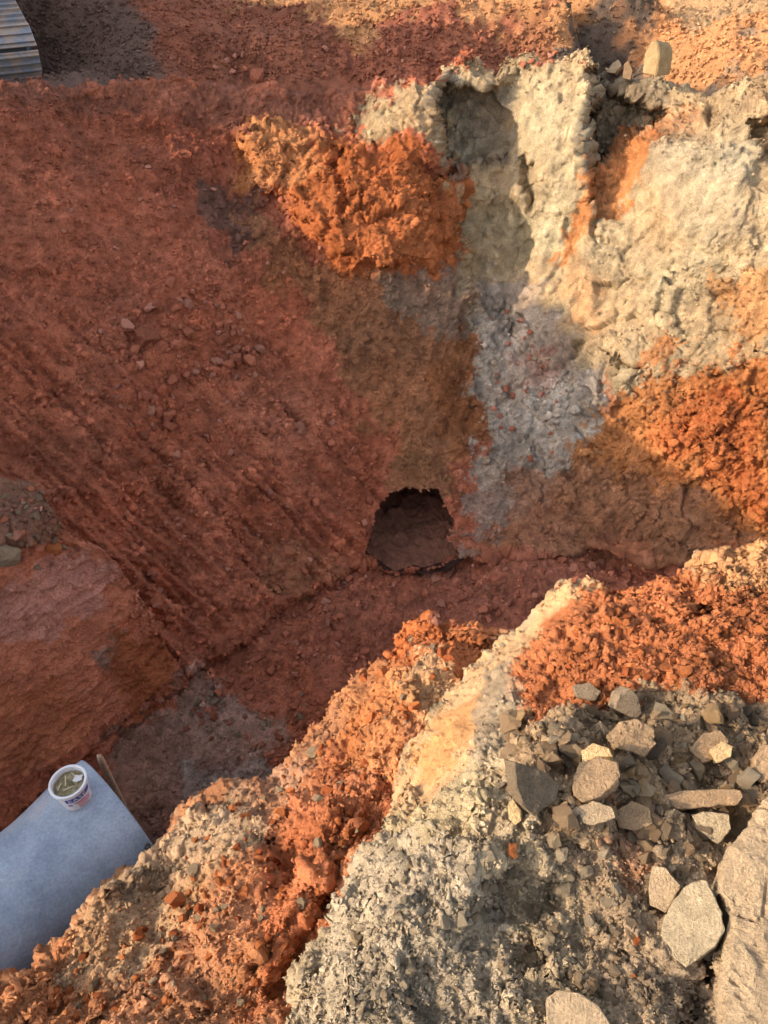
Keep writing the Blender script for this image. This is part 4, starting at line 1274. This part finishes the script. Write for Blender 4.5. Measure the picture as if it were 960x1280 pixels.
# ------------------------------------------------------------------ stones
def rock_mesh(name, seed, sx, sy, sz, pts=16, bevel=0.10, subdiv=0, rough=0.05, box=0.0):
    r = np.random.default_rng(seed)
    bm = bmesh.new()
    for i in range(pts):
        v = r.normal(size=3); v /= np.linalg.norm(v)
        if box:
            v = v / (np.abs(v).max() ** box)
        v = v * r.uniform(0.80, 1.0)
        bm.verts.new((v[0] * sx, v[1] * sy, v[2] * sz))
    res = bmesh.ops.convex_hull(bm, input=bm.verts[:])
    dead = [e for e in res['geom_interior'] if isinstance(e, bmesh.types.BMVert)]
    bmesh.ops.delete(bm, geom=dead, context='VERTS')
    bmesh.ops.dissolve_limit(bm, angle_limit=rad(14), verts=bm.verts[:], edges=bm.edges[:])
    if bevel:
        bmesh.ops.bevel(bm, geom=bm.edges[:], offset=bevel * min(sx, sy, sz), segments=1, affect='EDGES', profile=0.5)
    if subdiv:
        bmesh.ops.triangulate(bm, faces=bm.faces[:])
        for _ in range(subdiv):
            bmesh.ops.subdivide_edges(bm, edges=bm.edges[:], cuts=1, use_grid_fill=True)
        co = np.array([v.co for v in bm.verts]); bm.normal_update()
        nn = np.array([v.normal for v in bm.verts])
        m = max(sx, sy, sz)
        q = co / m * 2.2 + seed
        d = rough * m * (fbm(q, 1.0, 5, seed % 50, 0.6) + 0.5 * fbm(q, 3.5, 3, seed % 50 + 3, 0.6, True) - 0.25)
        d = d - 0.35 * rough * m * smooth(0.06, 0.0, np.abs(perlin(q * 0.8, seed % 50 + 9)))
        co = co + nn * d[:, None]
        for v, c in zip(bm.verts, co):
            v.co = c
    bmesh.ops.triangulate(bm, faces=bm.faces[:])
    me = bpy.data.meshes.new(name)
    bm.to_mesh(me); bm.free()
    if subdiv:
        me.polygons.foreach_set('use_smooth', [True] * len(me.polygons))
        me.set_sharp_from_angle(angle=rad(26))
    return me


STONE_MATS = {}


def stone_mat(kind):
    if kind not in STONE_MATS:
        col, fine = {'red': ((0.50, 0.17, 0.095), 80), 'pink': ((0.56, 0.24, 0.16), 80), 'orange': ((0.58, 0.19, 0.065), 170), 'rust': ((0.46, 0.13, 0.045), 170),
                     'brown': ((0.36, 0.235, 0.135), 190), 'tan': ((0.42, 0.30, 0.185), 190), 'pale': ((0.50, 0.385, 0.245), 190), 'dark': ((0.24, 0.175, 0.115), 190),
                     'grey': ((0.44, 0.34, 0.225), 190), 'yellow': ((0.56, 0.375, 0.19), 120), 'ochre': ((0.46, 0.29, 0.14), 190), 'farbrown': ((0.33, 0.235, 0.15), 60)}[kind]
        STONE_MATS[kind] = soil_mat('stone_' + kind, fine, 0.010 if fine > 150 else 0.016, False, col, 0.38)
    return STONE_MATS[kind]


LIB = {}


def lib(kind, variant, shape):
    k = (kind, variant, shape)
    if k not in LIB:
        r = np.random.default_rng(variant * 7 + 3)
        if shape == 'clod':
            me = rock_mesh('clod', variant + 100, 1.0, r.uniform(0.75, 1), r.uniform(0.65, 0.9), 16, 0.07, 1, 0.09)
        elif shape == 'flat':
            me = rock_mesh('stone', variant + 300, 1.0, r.uniform(0.6, 0.85), r.uniform(0.28, 0.42), 11, 0.05, 1, 0.06, 0.6)
        else:
            me = rock_mesh('stone', variant + 200, 1.0, r.uniform(0.65, 0.95), r.uniform(0.5, 0.8), 11, 0.04, 1, 0.07, 0.5)
        me.materials.append(stone_mat(kind))
        LIB[k] = me
    return LIB[k]


RR = random.Random(5)


def rot_random(n, tilt=0.5):
    z = Vector(n).normalized()
    z = (z + Vector((RR.gauss(0, tilt), RR.gauss(0, tilt), RR.gauss(0, tilt)))).normalized()
    return z.to_track_quat('Z', 'Y').to_matrix() @ Matrix.Rotation(RR.uniform(0, 6.28), 3, 'Z')


def put_stone(name, px, py, size_px, kind, shape, label, cat, group=None, sink=0.15, me=None, tilt=0.45):
    h = HIT(px, py)
    if h is None:
        return None
    p, n, c, z, layer = h
    r = size_px * 0.5 * z / FPX
    me = me or lib(kind, RR.randrange(6), shape)
    o = bpy.data.objects.new(name, me); COL.objects.link(o)
    up = (np.asarray(n) + np.array((0, 0, 0.8))); up /= np.linalg.norm(up)
    M = rot_random(up, tilt) @ Matrix.Diagonal((r, r * RR.uniform(0.85, 1.1), r * RR.uniform(0.85, 1.1)))
    o.matrix_world = Matrix.Translation(Vector(p) + Vector(up) * r * (0.45 - sink)) @ M.to_4x4()
    return tag(o, label, cat, group)


LAND = [(182, 425, 'the largest boulder'), (515, 665, 'the dark hole'), (150, 700, 'the clay bench'), (330, 235, 'the sunlit orange face'), (40, 90, 'the digger track'),
        (480, 480, 'the brown back wall'), (838, 708, 'the red boulder'), (135, 960, 'the wooden stake'), (490, 800, 'the berm tip'), (665, 985, 'the dark leaning slab'),
        (745, 975, 'the large rounded brown stone'), (785, 878, 'the dark upright stone'), (735, 864, 'the flat dark stone'), (790, 922, 'the rough brown boulder'),
        (880, 998, 'the plank shaped stone'), (890, 1035, 'the whitish block'), (866, 1152, 'the pale angular slab'), (920, 1110, 'the big cracked boulder'),
        (725, 1260, 'the bottom slab'), (818, 75, 'the tall yellow stone'), (218, 1132, 'the largest orange clod'), (150, 1080, 'the concrete pipe'),
        (20, 1260, 'the bottom left corner'), (640, 1062, 'the orange stone'), (480, 1090, 'the pale crest'), (560, 870, 'the smooth tan face'),
        (740, 722, 'the crest top'), (930, 690, 'the right crest end'), (590, 72, 'the grey peak'), (240, 80, 'the dark grey spoil'),
        (660, 450, 'the pale dusty gully'), (960, 820, 'the right edge'), (340, 1280, 'the bottom edge'), (12, 694, 'the rounded grey brown stone')]
COLOUR = {'red': 'red', 'pink': 'pinkish', 'orange': 'orange', 'rust': 'rusty', 'brown': 'brown', 'tan': 'tan', 'pale': 'pale', 'dark': 'dark', 'grey': 'greyish',
          'yellow': 'yellow', 'ochre': 'ochre', 'farbrown': 'brown'}
FORM = {'clod': 'rounded', 'rock': 'angular', 'flat': 'flat'}


def scatter(poly, count, smin_, smax_, kinds, shapes, name, noun, place, group, power=2.2, sink=0.2):
    p = np.asarray(poly, float)
    x0, y0 = p.min(0); x1, y1 = p.max(0)
    n = 0; tries = 0
    while n < count and tries < count * 40:
        tries += 1
        x, y = RR.uniform(x0, x1), RR.uniform(y0, y1)
        if sdf(poly, np.array([x]), np.array([y]))[0] < 0: continue
        s_ = smin_ + (smax_ - smin_) * RR.random() ** power
        kind, shape = RR.choice(kinds), RR.choice(shapes)
        f = (s_ - smin_) / (smax_ - smin_)
        size = 'tiny' if f < 0.12 else 'small' if f < 0.4 else 'mid sized' if f < 0.75 else 'large'
        ax_, ay_, near = min(LAND, key=lambda a: (a[0] - x) ** 2 + (a[1] - y) ** 2)
        side = ('left of' if ax_ > x else 'right of') if abs(ax_ - x) > abs(ay_ - y) else ('above' if ay_ > y else 'below')
        label = f'{size} {COLOUR[kind]} {FORM[shape]} {noun} {place} {side} {near}'
        if put_stone(name, x, y, s_, kind, shape, label, noun, group, sink): n += 1


def slab(name, outline, thick_px, kind, label, cat='stone', lift=0.3, normal=None, seed=1, rough=0.04, zoff=0.0, subdiv=3, foot=None):
    """a flat-faced stone with the outline it shows, its own thickness and rough broken sides"""
    ol = np.asarray(outline, float)
    c = ol.mean(0)
    p, n, col, z, layer = HIT(*(foot or c))
    n = np.asarray(normal if normal is not None else n, float); n /= np.linalg.norm(n)
    p = np.asarray(p) + n * (zoff + (0.010 if layer == 'spoil_bank' and subdiv == 3 else 0.0))
    R = rays(ol[:, 0], ol[:, 1])
    th = thick_px * z / FPX
    p0 = p + n * th * lift
    t = ((p0 - CAM) @ n) / (R @ n)
    V = CAM + R * t[:, None]
    cen = V.mean(0)
    bm = bmesh.new()
    top = [bm.verts.new(v) for v in V]
    bot = [bm.verts.new(cen + (v - cen) * 0.92 - n * th) for v in V]
    k = len(V)
    bm.faces.new(top); bm.faces.new(bot[::-1])
    for i in range(k):
        bm.faces.new((top[i], bot[i], bot[(i + 1) % k], top[(i + 1) % k]))
    bmesh.ops.recalc_face_normals(bm, faces=bm.faces[:])
    bmesh.ops.bevel(bm, geom=bm.edges[:], offset=th * 0.05, segments=1, affect='EDGES', profile=0.5)
    bmesh.ops.triangulate(bm, faces=bm.faces[:])
    for _ in range(subdiv):
        bmesh.ops.subdivide_edges(bm, edges=[e for e in bm.edges if e.calc_length() > 0.012 * z / 1.5], cuts=1)
        bmesh.ops.triangulate(bm, faces=bm.faces[:])
    bm.normal_update()
    co = np.array([v.co for v in bm.verts]); nn = np.array([v.normal for v in bm.verts])
    size = np.linalg.norm(V - cen, axis=1).mean()
    q = co / size + seed
    d = rough * size * (fbm(q, 1.6, 5, seed, 0.62) + 0.5 * fbm(q, 4, 4, seed + 3, 0.6, True) - 0.3)
    d = d - rough * size * 0.9 * smooth(0.035, 0.0, np.abs(perlin(q * np.array((1.5, 0.9, 1.0)), seed + 9))) - rough * size * 0.5 * smooth(0.03, 0.0, np.abs(perlin(q * np.array((2.5, 1.2, 2.0)) + 3, seed + 19)))
    if subdiv == 3:
        d = d + 0.035 * size * facets(q, 0.55, seed + 30, 0.8, 0.35) + 0.014 * size * facets(q, 0.2, seed + 31, 0.7, 0.5)
    co = co + nn * d[:, None] - cen
    for v, x in zip(bm.verts, co):
        v.co = x
    me = bpy.data.meshes.new(name); bm.to_mesh(me); bm.free()
    me.polygons.foreach_set('use_smooth', [True] * len(me.polygons))
    me.set_sharp_from_angle(angle=rad(24))
    me.materials.append(stone_mat(kind))
    o = bpy.data.objects.new(name, me); COL.objects.link(o); o.location = cen
    return tag(o, label, cat)


UPN = (0.0, -0.15, 1.0)
# named stones of the near spoil bank
slab('boulder', [(975, 985), (958, 996), (940, 1028), (922, 1052), (902, 1082), (893, 1106), (898, 1122), (911, 1134), (913, 1158), (905, 1196), (899, 1240), (897, 1300), (975, 1310), (1075, 1260), (1080, 1040)],
     150, 'tan', 'big cracked grey tan boulder at the right edge of the near bank', 'boulder', 0.45, (-0.25, -0.22, 1.0), 3, 0.055, 0.0, 5)
slab('stone', [(878, 1098), (884, 1100), (903, 1140), (905, 1162), (896, 1184), (856, 1211), (842, 1196), (826, 1168), (829, 1146), (854, 1108)],
     30, 'pale', 'pale angular slab leaning beside the big cracked boulder', 'stone', 0.8, (-0.42, -0.18, 0.9), 5, 0.035, 0.012)
slab('stone', [(816, 1081), (832, 1084), (852, 1108), (832, 1142), (812, 1132), (811, 1104)], 26, 'tan', 'tan flat stone just above left of the pale angular slab', 'stone', 0.7, (-0.3, -0.4, 1.0), 7, 0.03)
slab('stone', [(832, 993), (850, 988), (900, 986), (926, 987), (930, 996), (922, 1006), (880, 1008), (850, 1013), (838, 1006)], 22, 'brown', 'long brown plank shaped stone lying above the whitish block', 'stone', 0.8, (-0.1, -0.35, 1.0), 9, 0.04, 0.006)
slab('stone', [(864, 1018), (885, 1014), (912, 1018), (915, 1036), (898, 1056), (876, 1040)], 22, 'pale', 'whitish block below the long plank shaped stone', 'stone', 0.5, (-0.2, -0.5, 1.0), 11, 0.05)
slab('stone', [(716, 972), (724, 954), (748, 944), (772, 952), (776, 972), (764, 985), (750, 996), (728, 1003), (717, 993)], 30, 'brown', 'large rounded brown stone in the middle of the rubble with a yellow stone behind it', 'stone', 0.75, (-0.25, -0.12, 1.0), 13, 0.06, 0.016)
slab('stone', [(726, 938), (742, 928), (762, 936), (766, 946), (746, 946), (728, 956)], 22, 'yellow', 'yellow edged stone behind the large rounded brown stone', 'stone', 0.8, (-0.4, -0.15, 0.9), 15, 0.05, 0.016)
slab('stone', [(643, 952), (662, 958), (684, 966), (700, 980), (697, 1000), (684, 1008), (668, 1021), (655, 1008), (646, 985)], 26, 'dark', 'dark leaning slab at the left end of the rubble', 'stone', 0.65, (0.45, -0.65, 0.7), 17, 0.04, 0.012)
slab('stone', [(634, 1006), (641, 998), (650, 1012), (652, 1026), (644, 1032), (636, 1024)], 16, 'yellow', 'yellow chip of stone below the dark leaning slab', 'stone', 0.65, (-0.4, -0.6, 0.7), 19, 0.04, 0.005)
slab('stone', [(712, 1012), (742, 1001), (766, 1008), (770, 1022), (744, 1032), (716, 1026)], 22, 'tan', 'flat tan stone directly below the large rounded brown stone', 'stone', 0.8, (-0.15, -0.4, 1.0), 21, 0.05, 0.004)
slab('stone', [(769, 888), (774, 868), (788, 860), (799, 872), (803, 892), (796, 900), (782, 894)], 26, 'dark', 'dark upright stone at the top of the rubble below the orange crumbs', 'stone', 0.8, (0.1, -0.7, 0.7), 23, 0.05, 0.006)
slab('stone', [(716, 856), (736, 853), (752, 864), (744, 876), (722, 872)], 16, 'dark', 'flat dark stone half buried at the lower edge of the orange crumbs', 'stone', 0.8, (-0.1, -0.4, 1.0), 25, 0.05, 0.003)
slab('stone', [(758, 922), (772, 904), (796, 898), (818, 910), (822, 930), (806, 946), (786, 938), (768, 936)], 30, 'brown', 'rough brown boulder in the upper rubble right of the yellow edged stone', 'stone', 0.6, (-0.15, -0.5, 1.0), 27, 0.10, 0.0)
slab('stone', [(862, 938), (878, 916), (900, 912), (912, 926), (900, 946), (880, 954)], 24, 'brown', 'brown flat topped stone in the upper right of the rubble', 'stone', 0.6, (-0.15, -0.4, 1.0), 29, 0.06, 0.003)
slab('stone', [(888, 938), (902, 926), (916, 932), (914, 946), (896, 954)], 18, 'yellow', 'knobbly pale yellow stone in the upper right of the rubble', 'stone', 0.65, (-0.2, -0.4, 1.0), 31, 0.10, 0.008)
slab('stone', [(682, 1248), (700, 1236), (722, 1240), (748, 1256), (770, 1290), (740, 1310), (684, 1300)], 30, 'tan', 'flat pale tan slab at the bottom edge of the picture', 'stone', 0.6, (-0.15, -0.2, 1.0), 33, 0.03, 0.004)
slab('stone', [(768, 1015), (790, 1000), (812, 1008), (816, 1030), (796, 1040), (774, 1034)], 22, 'brown', 'brown stone between the flat tan stone and the plank shaped stone', 'stone', 0.6, (-0.2, -0.4, 1.0), 35, 0.07)
slab('stone', [(944, 948), (958, 930), (985, 930), (990, 975), (960, 985), (943, 972)], 30, 'brown', 'brown boulder at the right edge of the picture above the big cracked boulder', 'stone', 0.6, (-0.2, -0.5, 1.0), 37, 0.06)
# stones of the orange berm
put_stone('clod', 218, 1132, 38, 'orange', 'clod', 'largest orange clod on the berm above the concrete pipe', 'clod', None, 0.0)
put_stone('clod', 252, 1140, 22, 'rust', 'clod', 'rust coloured clod just right of the largest orange clod', 'clod', None, 0.0)
put_stone('clod', 168, 1172, 22, 'rust', 'clod', 'rust clod below left of the largest orange clod near the pipe', 'clod', None, 0.05)
put_stone('stone', 118, 1232, 24, 'brown', 'clod', 'grey brown stone low on the berm near the bottom left corner', 'stone', None, 0.05)
put_stone('clod', 265, 1158, 18, 'brown', 'clod', 'grey brown clod below the rust clod on the berm', 'clod', None, 0.05)
# boulders on the red slope and the bench
put_stone('boulder', 183, 426, 38, 'red', 'clod', 'largest red boulder resting halfway down the shaded slope', 'boulder', None, 0.1)
put_stone('boulder', 158, 411, 25, 'pink', 'clod', 'reddish stone just above left of the largest boulder on the slope', 'boulder', None, 0.1)
put_stone('stone', 12, 694, 38, 'farbrown', 'clod', 'rounded grey brown stone on the bench at the left edge', 'stone', None, 0.05)
put_stone('clod', 67, 683, 26, 'orange', 'clod', 'orange clod on the clay bench at the left', 'clod', None, 0.0)
put_stone('clod', 24, 736, 22, 'pink', 'clod', 'pink clod on the edge of the clay bench', 'clod', None, 0.0)
put_stone('boulder', 838, 708, 36, 'red', 'clod', 'red boulder at the foot of the right wall beside the near bank', 'boulder', None, 0.1)
put_stone('boulder', 322, 98, 28, 'red', 'clod', 'rounded red boulder on the rim above the sunlit orange face', 'boulder', None, 0.15)
slab('stone', [(802, 92), (805, 70), (811, 54), (818, 49), (823, 56), (824, 72), (820, 96)], 34, 'yellow', 'tall pale yellow stone standing upright on the far rim', 'stone', 0.9, (-0.74, -0.66, 0.12), 41, 0.05, 0.10, 3, (815, 97))
slab('stone', [(757, 90), (766, 78), (773, 74), (777, 82), (768, 92)], 10, 'tan', 'tilted flat stone left of the tall yellow standing stone', 'stone', 0.9, (-0.6, -0.8, 0.5), 43, 0.05, 0.05, 3, (765, 92))
slab('stone', [(778, 98), (780, 80), (786, 76), (791, 88), (788, 100)], 10, 'brown', 'small upright stone between the tilted flat stone and the tall yellow stone', 'stone', 0.65, (-0.4, -0.9, 0.3), 45, 0.05, 0.05, 3, (784, 99))
put_stone('stone', 800, 124, 20, 'farbrown', 'rock', 'brown stone half buried in the gully below the tall yellow stone', 'stone', None, 0.05)
put_stone('stone', 846, 133, 12, 'tan', 'rock', 'small tan stone on the curved track at the upper right', 'stone', None, 0.0)
put_stone('stone', 795, 1177, 16, 'rust', 'clod', 'small rust stone left of the pale angular slab', 'stone', None, -0.1)
put_stone('stone', 797, 1218, 15, 'orange', 'clod', 'small orange stone below left of the pale angular slab', 'stone', None, -0.1)
put_stone('stone', 640, 1062, 26, 'orange', 'clod', 'orange stone among grey lumps below the dark leaning slab', 'stone', None, 0.0)

# loose stones
scatter([(120, 400), (230, 350), (300, 400), (380, 470), (330, 500), (240, 520), (160, 560), (120, 480)], 80, 8, 24, ['red', 'pink', 'red'], ['clod', 'rock'], 'red_clod', 'clod', 'on the slope', 'red clods in the middle of the shaded slope', 1.5)
scatter([(250, 370), (290, 370), (300, 400), (330, 470), (300, 480), (270, 410)], 34, 9, 19, ['red', 'pink', 'red'], ['clod', 'rock'], 'red_clod', 'clod', 'on the slope', 'red clods in the middle of the shaded slope', 1.2)
scatter([(60, 150), (330, 220), (420, 330), (300, 360), (120, 320), (20, 260)], 50, 5, 12, ['red', 'pink', 'red'], ['clod', 'rock'], 'red_clod', 'clod', 'high on the slope', 'red clods high on the shaded slope', 1.6)
scatter([(180, 520), (380, 480), (500, 580), (460, 690), (360, 740), (240, 830), (150, 690)], 130, 6, 16, ['red', 'pink', 'red'], ['clod', 'rock'], 'red_clod', 'clod', 'low on the raked slope', 'red clods on the raked lower slope', 1.6)
scatter([(430, 720), (520, 718), (590, 700), (740, 700), (830, 720), (700, 740), (600, 790), (500, 780), (400, 830), (330, 860), (250, 860), (370, 755)], 160, 6, 17, ['red', 'pink', 'red'], ['clod', 'rock', 'flat'], 'red_stone', 'stone', 'on the pit floor', 'red stones on the pit floor', 1.6)
scatter([(240, 860), (380, 840), (400, 880), (340, 950), (230, 930)], 60, 7, 18, ['red', 'farbrown', 'red'], ['clod', 'rock', 'flat'], 'red_stone', 'stone', 'on the trench floor', 'stones on the trench floor', 1.6)
scatter([(600, 380), (680, 390), (720, 470), (700, 560), (640, 600), (610, 500)], 45, 5, 13, ['pink', 'grey', 'red'], ['clod', 'rock'], 'gully_stone', 'stone', 'lodged in the far wall', 'stones in the pale gully', 1.8)
scatter([(0, 610), (50, 610), (80, 665), (120, 690), (60, 710), (0, 720)], 40, 6, 17, ['pink', 'farbrown', 'red'], ['clod', 'rock'], 'bench_stone', 'stone', 'on the bench', 'stones on the clay bench', 1.5)
scatter([(740, 100), (835, 130), (800, 160), (740, 210), (722, 190)], 50, 5, 15, ['farbrown', 'farbrown', 'tan'], ['rock'], 'gully_stone', 'stone', 'in the rubble gully', 'stones in the rubble gully', 1.4)
scatter([(640, 890), (760, 880), (950, 880), (955, 985), (880, 1060), (840, 1080), (700, 1060), (620, 1010)], 232, 10, 42, ['brown', 'brown', 'tan', 'dark', 'brown', 'ochre', 'grey'], ['rock', 'flat', 'rock', 'clod'], 'rubble_stone', 'stone', 'in the rubble', 'rubble stones on the near bank', 1.5, 0.36)
scatter([(820, 1060), (900, 1060), (890, 1090), (850, 1100), (800, 1180), (770, 1270), (700, 1230), (790, 1120)], 60, 8, 26, ['brown', 'tan', 'tan'], ['rock', 'flat'], 'rubble_stone', 'stone', 'in the rubble', 'rubble stones on the near bank', 1.5, 0.36)
scatter([(520, 1060), (700, 1050), (800, 1060), (820, 1110), (740, 1200), (720, 1240), (420, 1275), (450, 1130)], 170, 7, 26, ['grey', 'grey', 'tan'], ['clod', 'rock'], 'grey_lump', 'lump', 'on the bank', 'grey lumps on the near bank', 2.0, 0.3)
scatter([(640, 860), (740, 770), (860, 750), (955, 770), (955, 860), (800, 858), (690, 900)], 200, 6, 22, ['orange', 'rust', 'orange'], ['clod', 'rock'], 'orange_crumb', 'crumb', 'of earth on the crest', 'orange crumbs on the near crest', 2.2, 0.3)
scatter([(490, 800), (560, 795), (620, 805), (540, 860), (470, 1000), (400, 1120), (330, 1270), (20, 1275), (120, 1170), (230, 1060), (300, 1000), (400, 930)], 280, 6, 22, ['orange', 'rust', 'orange', 'tan'], ['clod', 'rock'], 'orange_clod', 'clod', 'on the berm', 'orange clods on the berm', 2.2)
scatter([(200, 60), (470, 55), (700, 50), (690, 80), (540, 95), (300, 100)], 60, 5, 14, ['red', 'pink', 'red'], ['clod', 'rock'], 'heap_clod', 'clod', 'beyond the rim', 'red clods beyond the rim', 1.6)


# crumbs past counting: real little stones, joined
def crumbs(name, poly, count, smin_, smax_, seed, mat, lift=0.25, power=3.0):
    r = np.random.default_rng(seed)
    p = np.asarray(poly, float); x0, y0 = p.min(0); x1, y1 = p.max(0)
    pts = []
    while sum(len(q) for q in pts) < count:
        q = np.stack([r.uniform(x0, x1, count), r.uniform(y0, y1, count)], -1)
        pts.append(q[sdf(poly, q[:, 0], q[:, 1]) > 0])
    q = np.concatenate(pts)[:count]
    k = (q[:, 1] / 2).astype(int).clip(0, 639) * 480 + (q[:, 0] / 2).astype(int).clip(0, 479)
    k = k[HIT.l[k] >= 0]
    n = len(k)
    P = HIT.p[k]; N = HIT.n[k]; C = HIT.c[k]; Zd = HIT.z[k]
    base = []
    for i in range(10):
        me = rock_mesh('tmp', 900 + i, 1, 0.85, 0.7, 9, 0.0, 0)
        v = np.array([x.co for x in me.vertices]); f = np.array([tuple(x.vertices) for x in me.polygons])
        base.append((v, f)); bpy.data.meshes.remove(me)
    sz = (smin_ + (smax_ - smin_) * r.random(n) ** power) * 0.5 * Zd / FPX
    VV = []; FF = []; CC = []; off = 0
    for i in range(n):
        v, f = base[i % 10]
        a, b, c = r.uniform(0, 6.28, 3)
        ca, sa, cb, sb = math.cos(a), math.sin(a), math.cos(b), math.sin(b)
        Rm = np.array(((ca, -sa, 0), (sa, ca, 0), (0, 0, 1))) @ np.array(((1, 0, 0), (0, cb, -sb), (0, sb, cb)))
        VV.append((v * sz[i] * r.uniform(0.7, 1.1, 3)) @ Rm.T + P[i] + N[i] * sz[i] * lift)
        FF.append(f + off); off += len(v)
        CC.append(np.broadcast_to(C[i] * r.uniform(0.78, 1.25), v.shape))
    o = raw_object(name, np.concatenate(VV), np.concatenate(FF), np.clip(np.concatenate(CC), 0.01, 0.9), mat, None, False)
    tag(o, kind='stuff')


crumbs('gravel', [(0, 110), (300, 130), (420, 320), (600, 350), (590, 600), (760, 690), (880, 720), (500, 800), (330, 980), (200, 1060), (120, 900), (230, 850), (60, 600), (0, 540)], 12000, 2.2, 9, 1, M_FAR, 0.25, 2.4)
crumbs('gravel', [(600, 90), (740, 80), (960, 120), (960, 680), (760, 680), (600, 600), (600, 420), (700, 470), (860, 330), (960, 250)], 3000, 2.2, 7, 2, M_FAR)
crumbs('gravel', [(300, 165), (400, 165), (560, 210), (590, 335), (440, 335)], 900, 2.2, 8, 12, M_FAR)
crumbs('gravel', [(0, 0), (960, 0), (960, 110), (840, 100), (700, 75), (480, 100), (0, 100)], 9000, 2.2, 10, 3, M_FAR, 0.2, 2.0)
crumbs('gravel', [(0, 600), (60, 600), (130, 690), (225, 840), (0, 1020)], 700, 2.2, 8, 4, M_FAR)
crumbs('gravel', [(0, 1240), (110, 1150), (290, 980), (505, 785), (640, 800), (540, 900), (500, 1050), (370, 1280), (0, 1280)], 6500, 2.5, 10, 5, M_NEAR)
crumbs('gravel', [(370, 1280), (460, 1090), (640, 850), (750, 760), (960, 700), (960, 1280)], 9500, 2.5, 10, 6, M_NEAR)
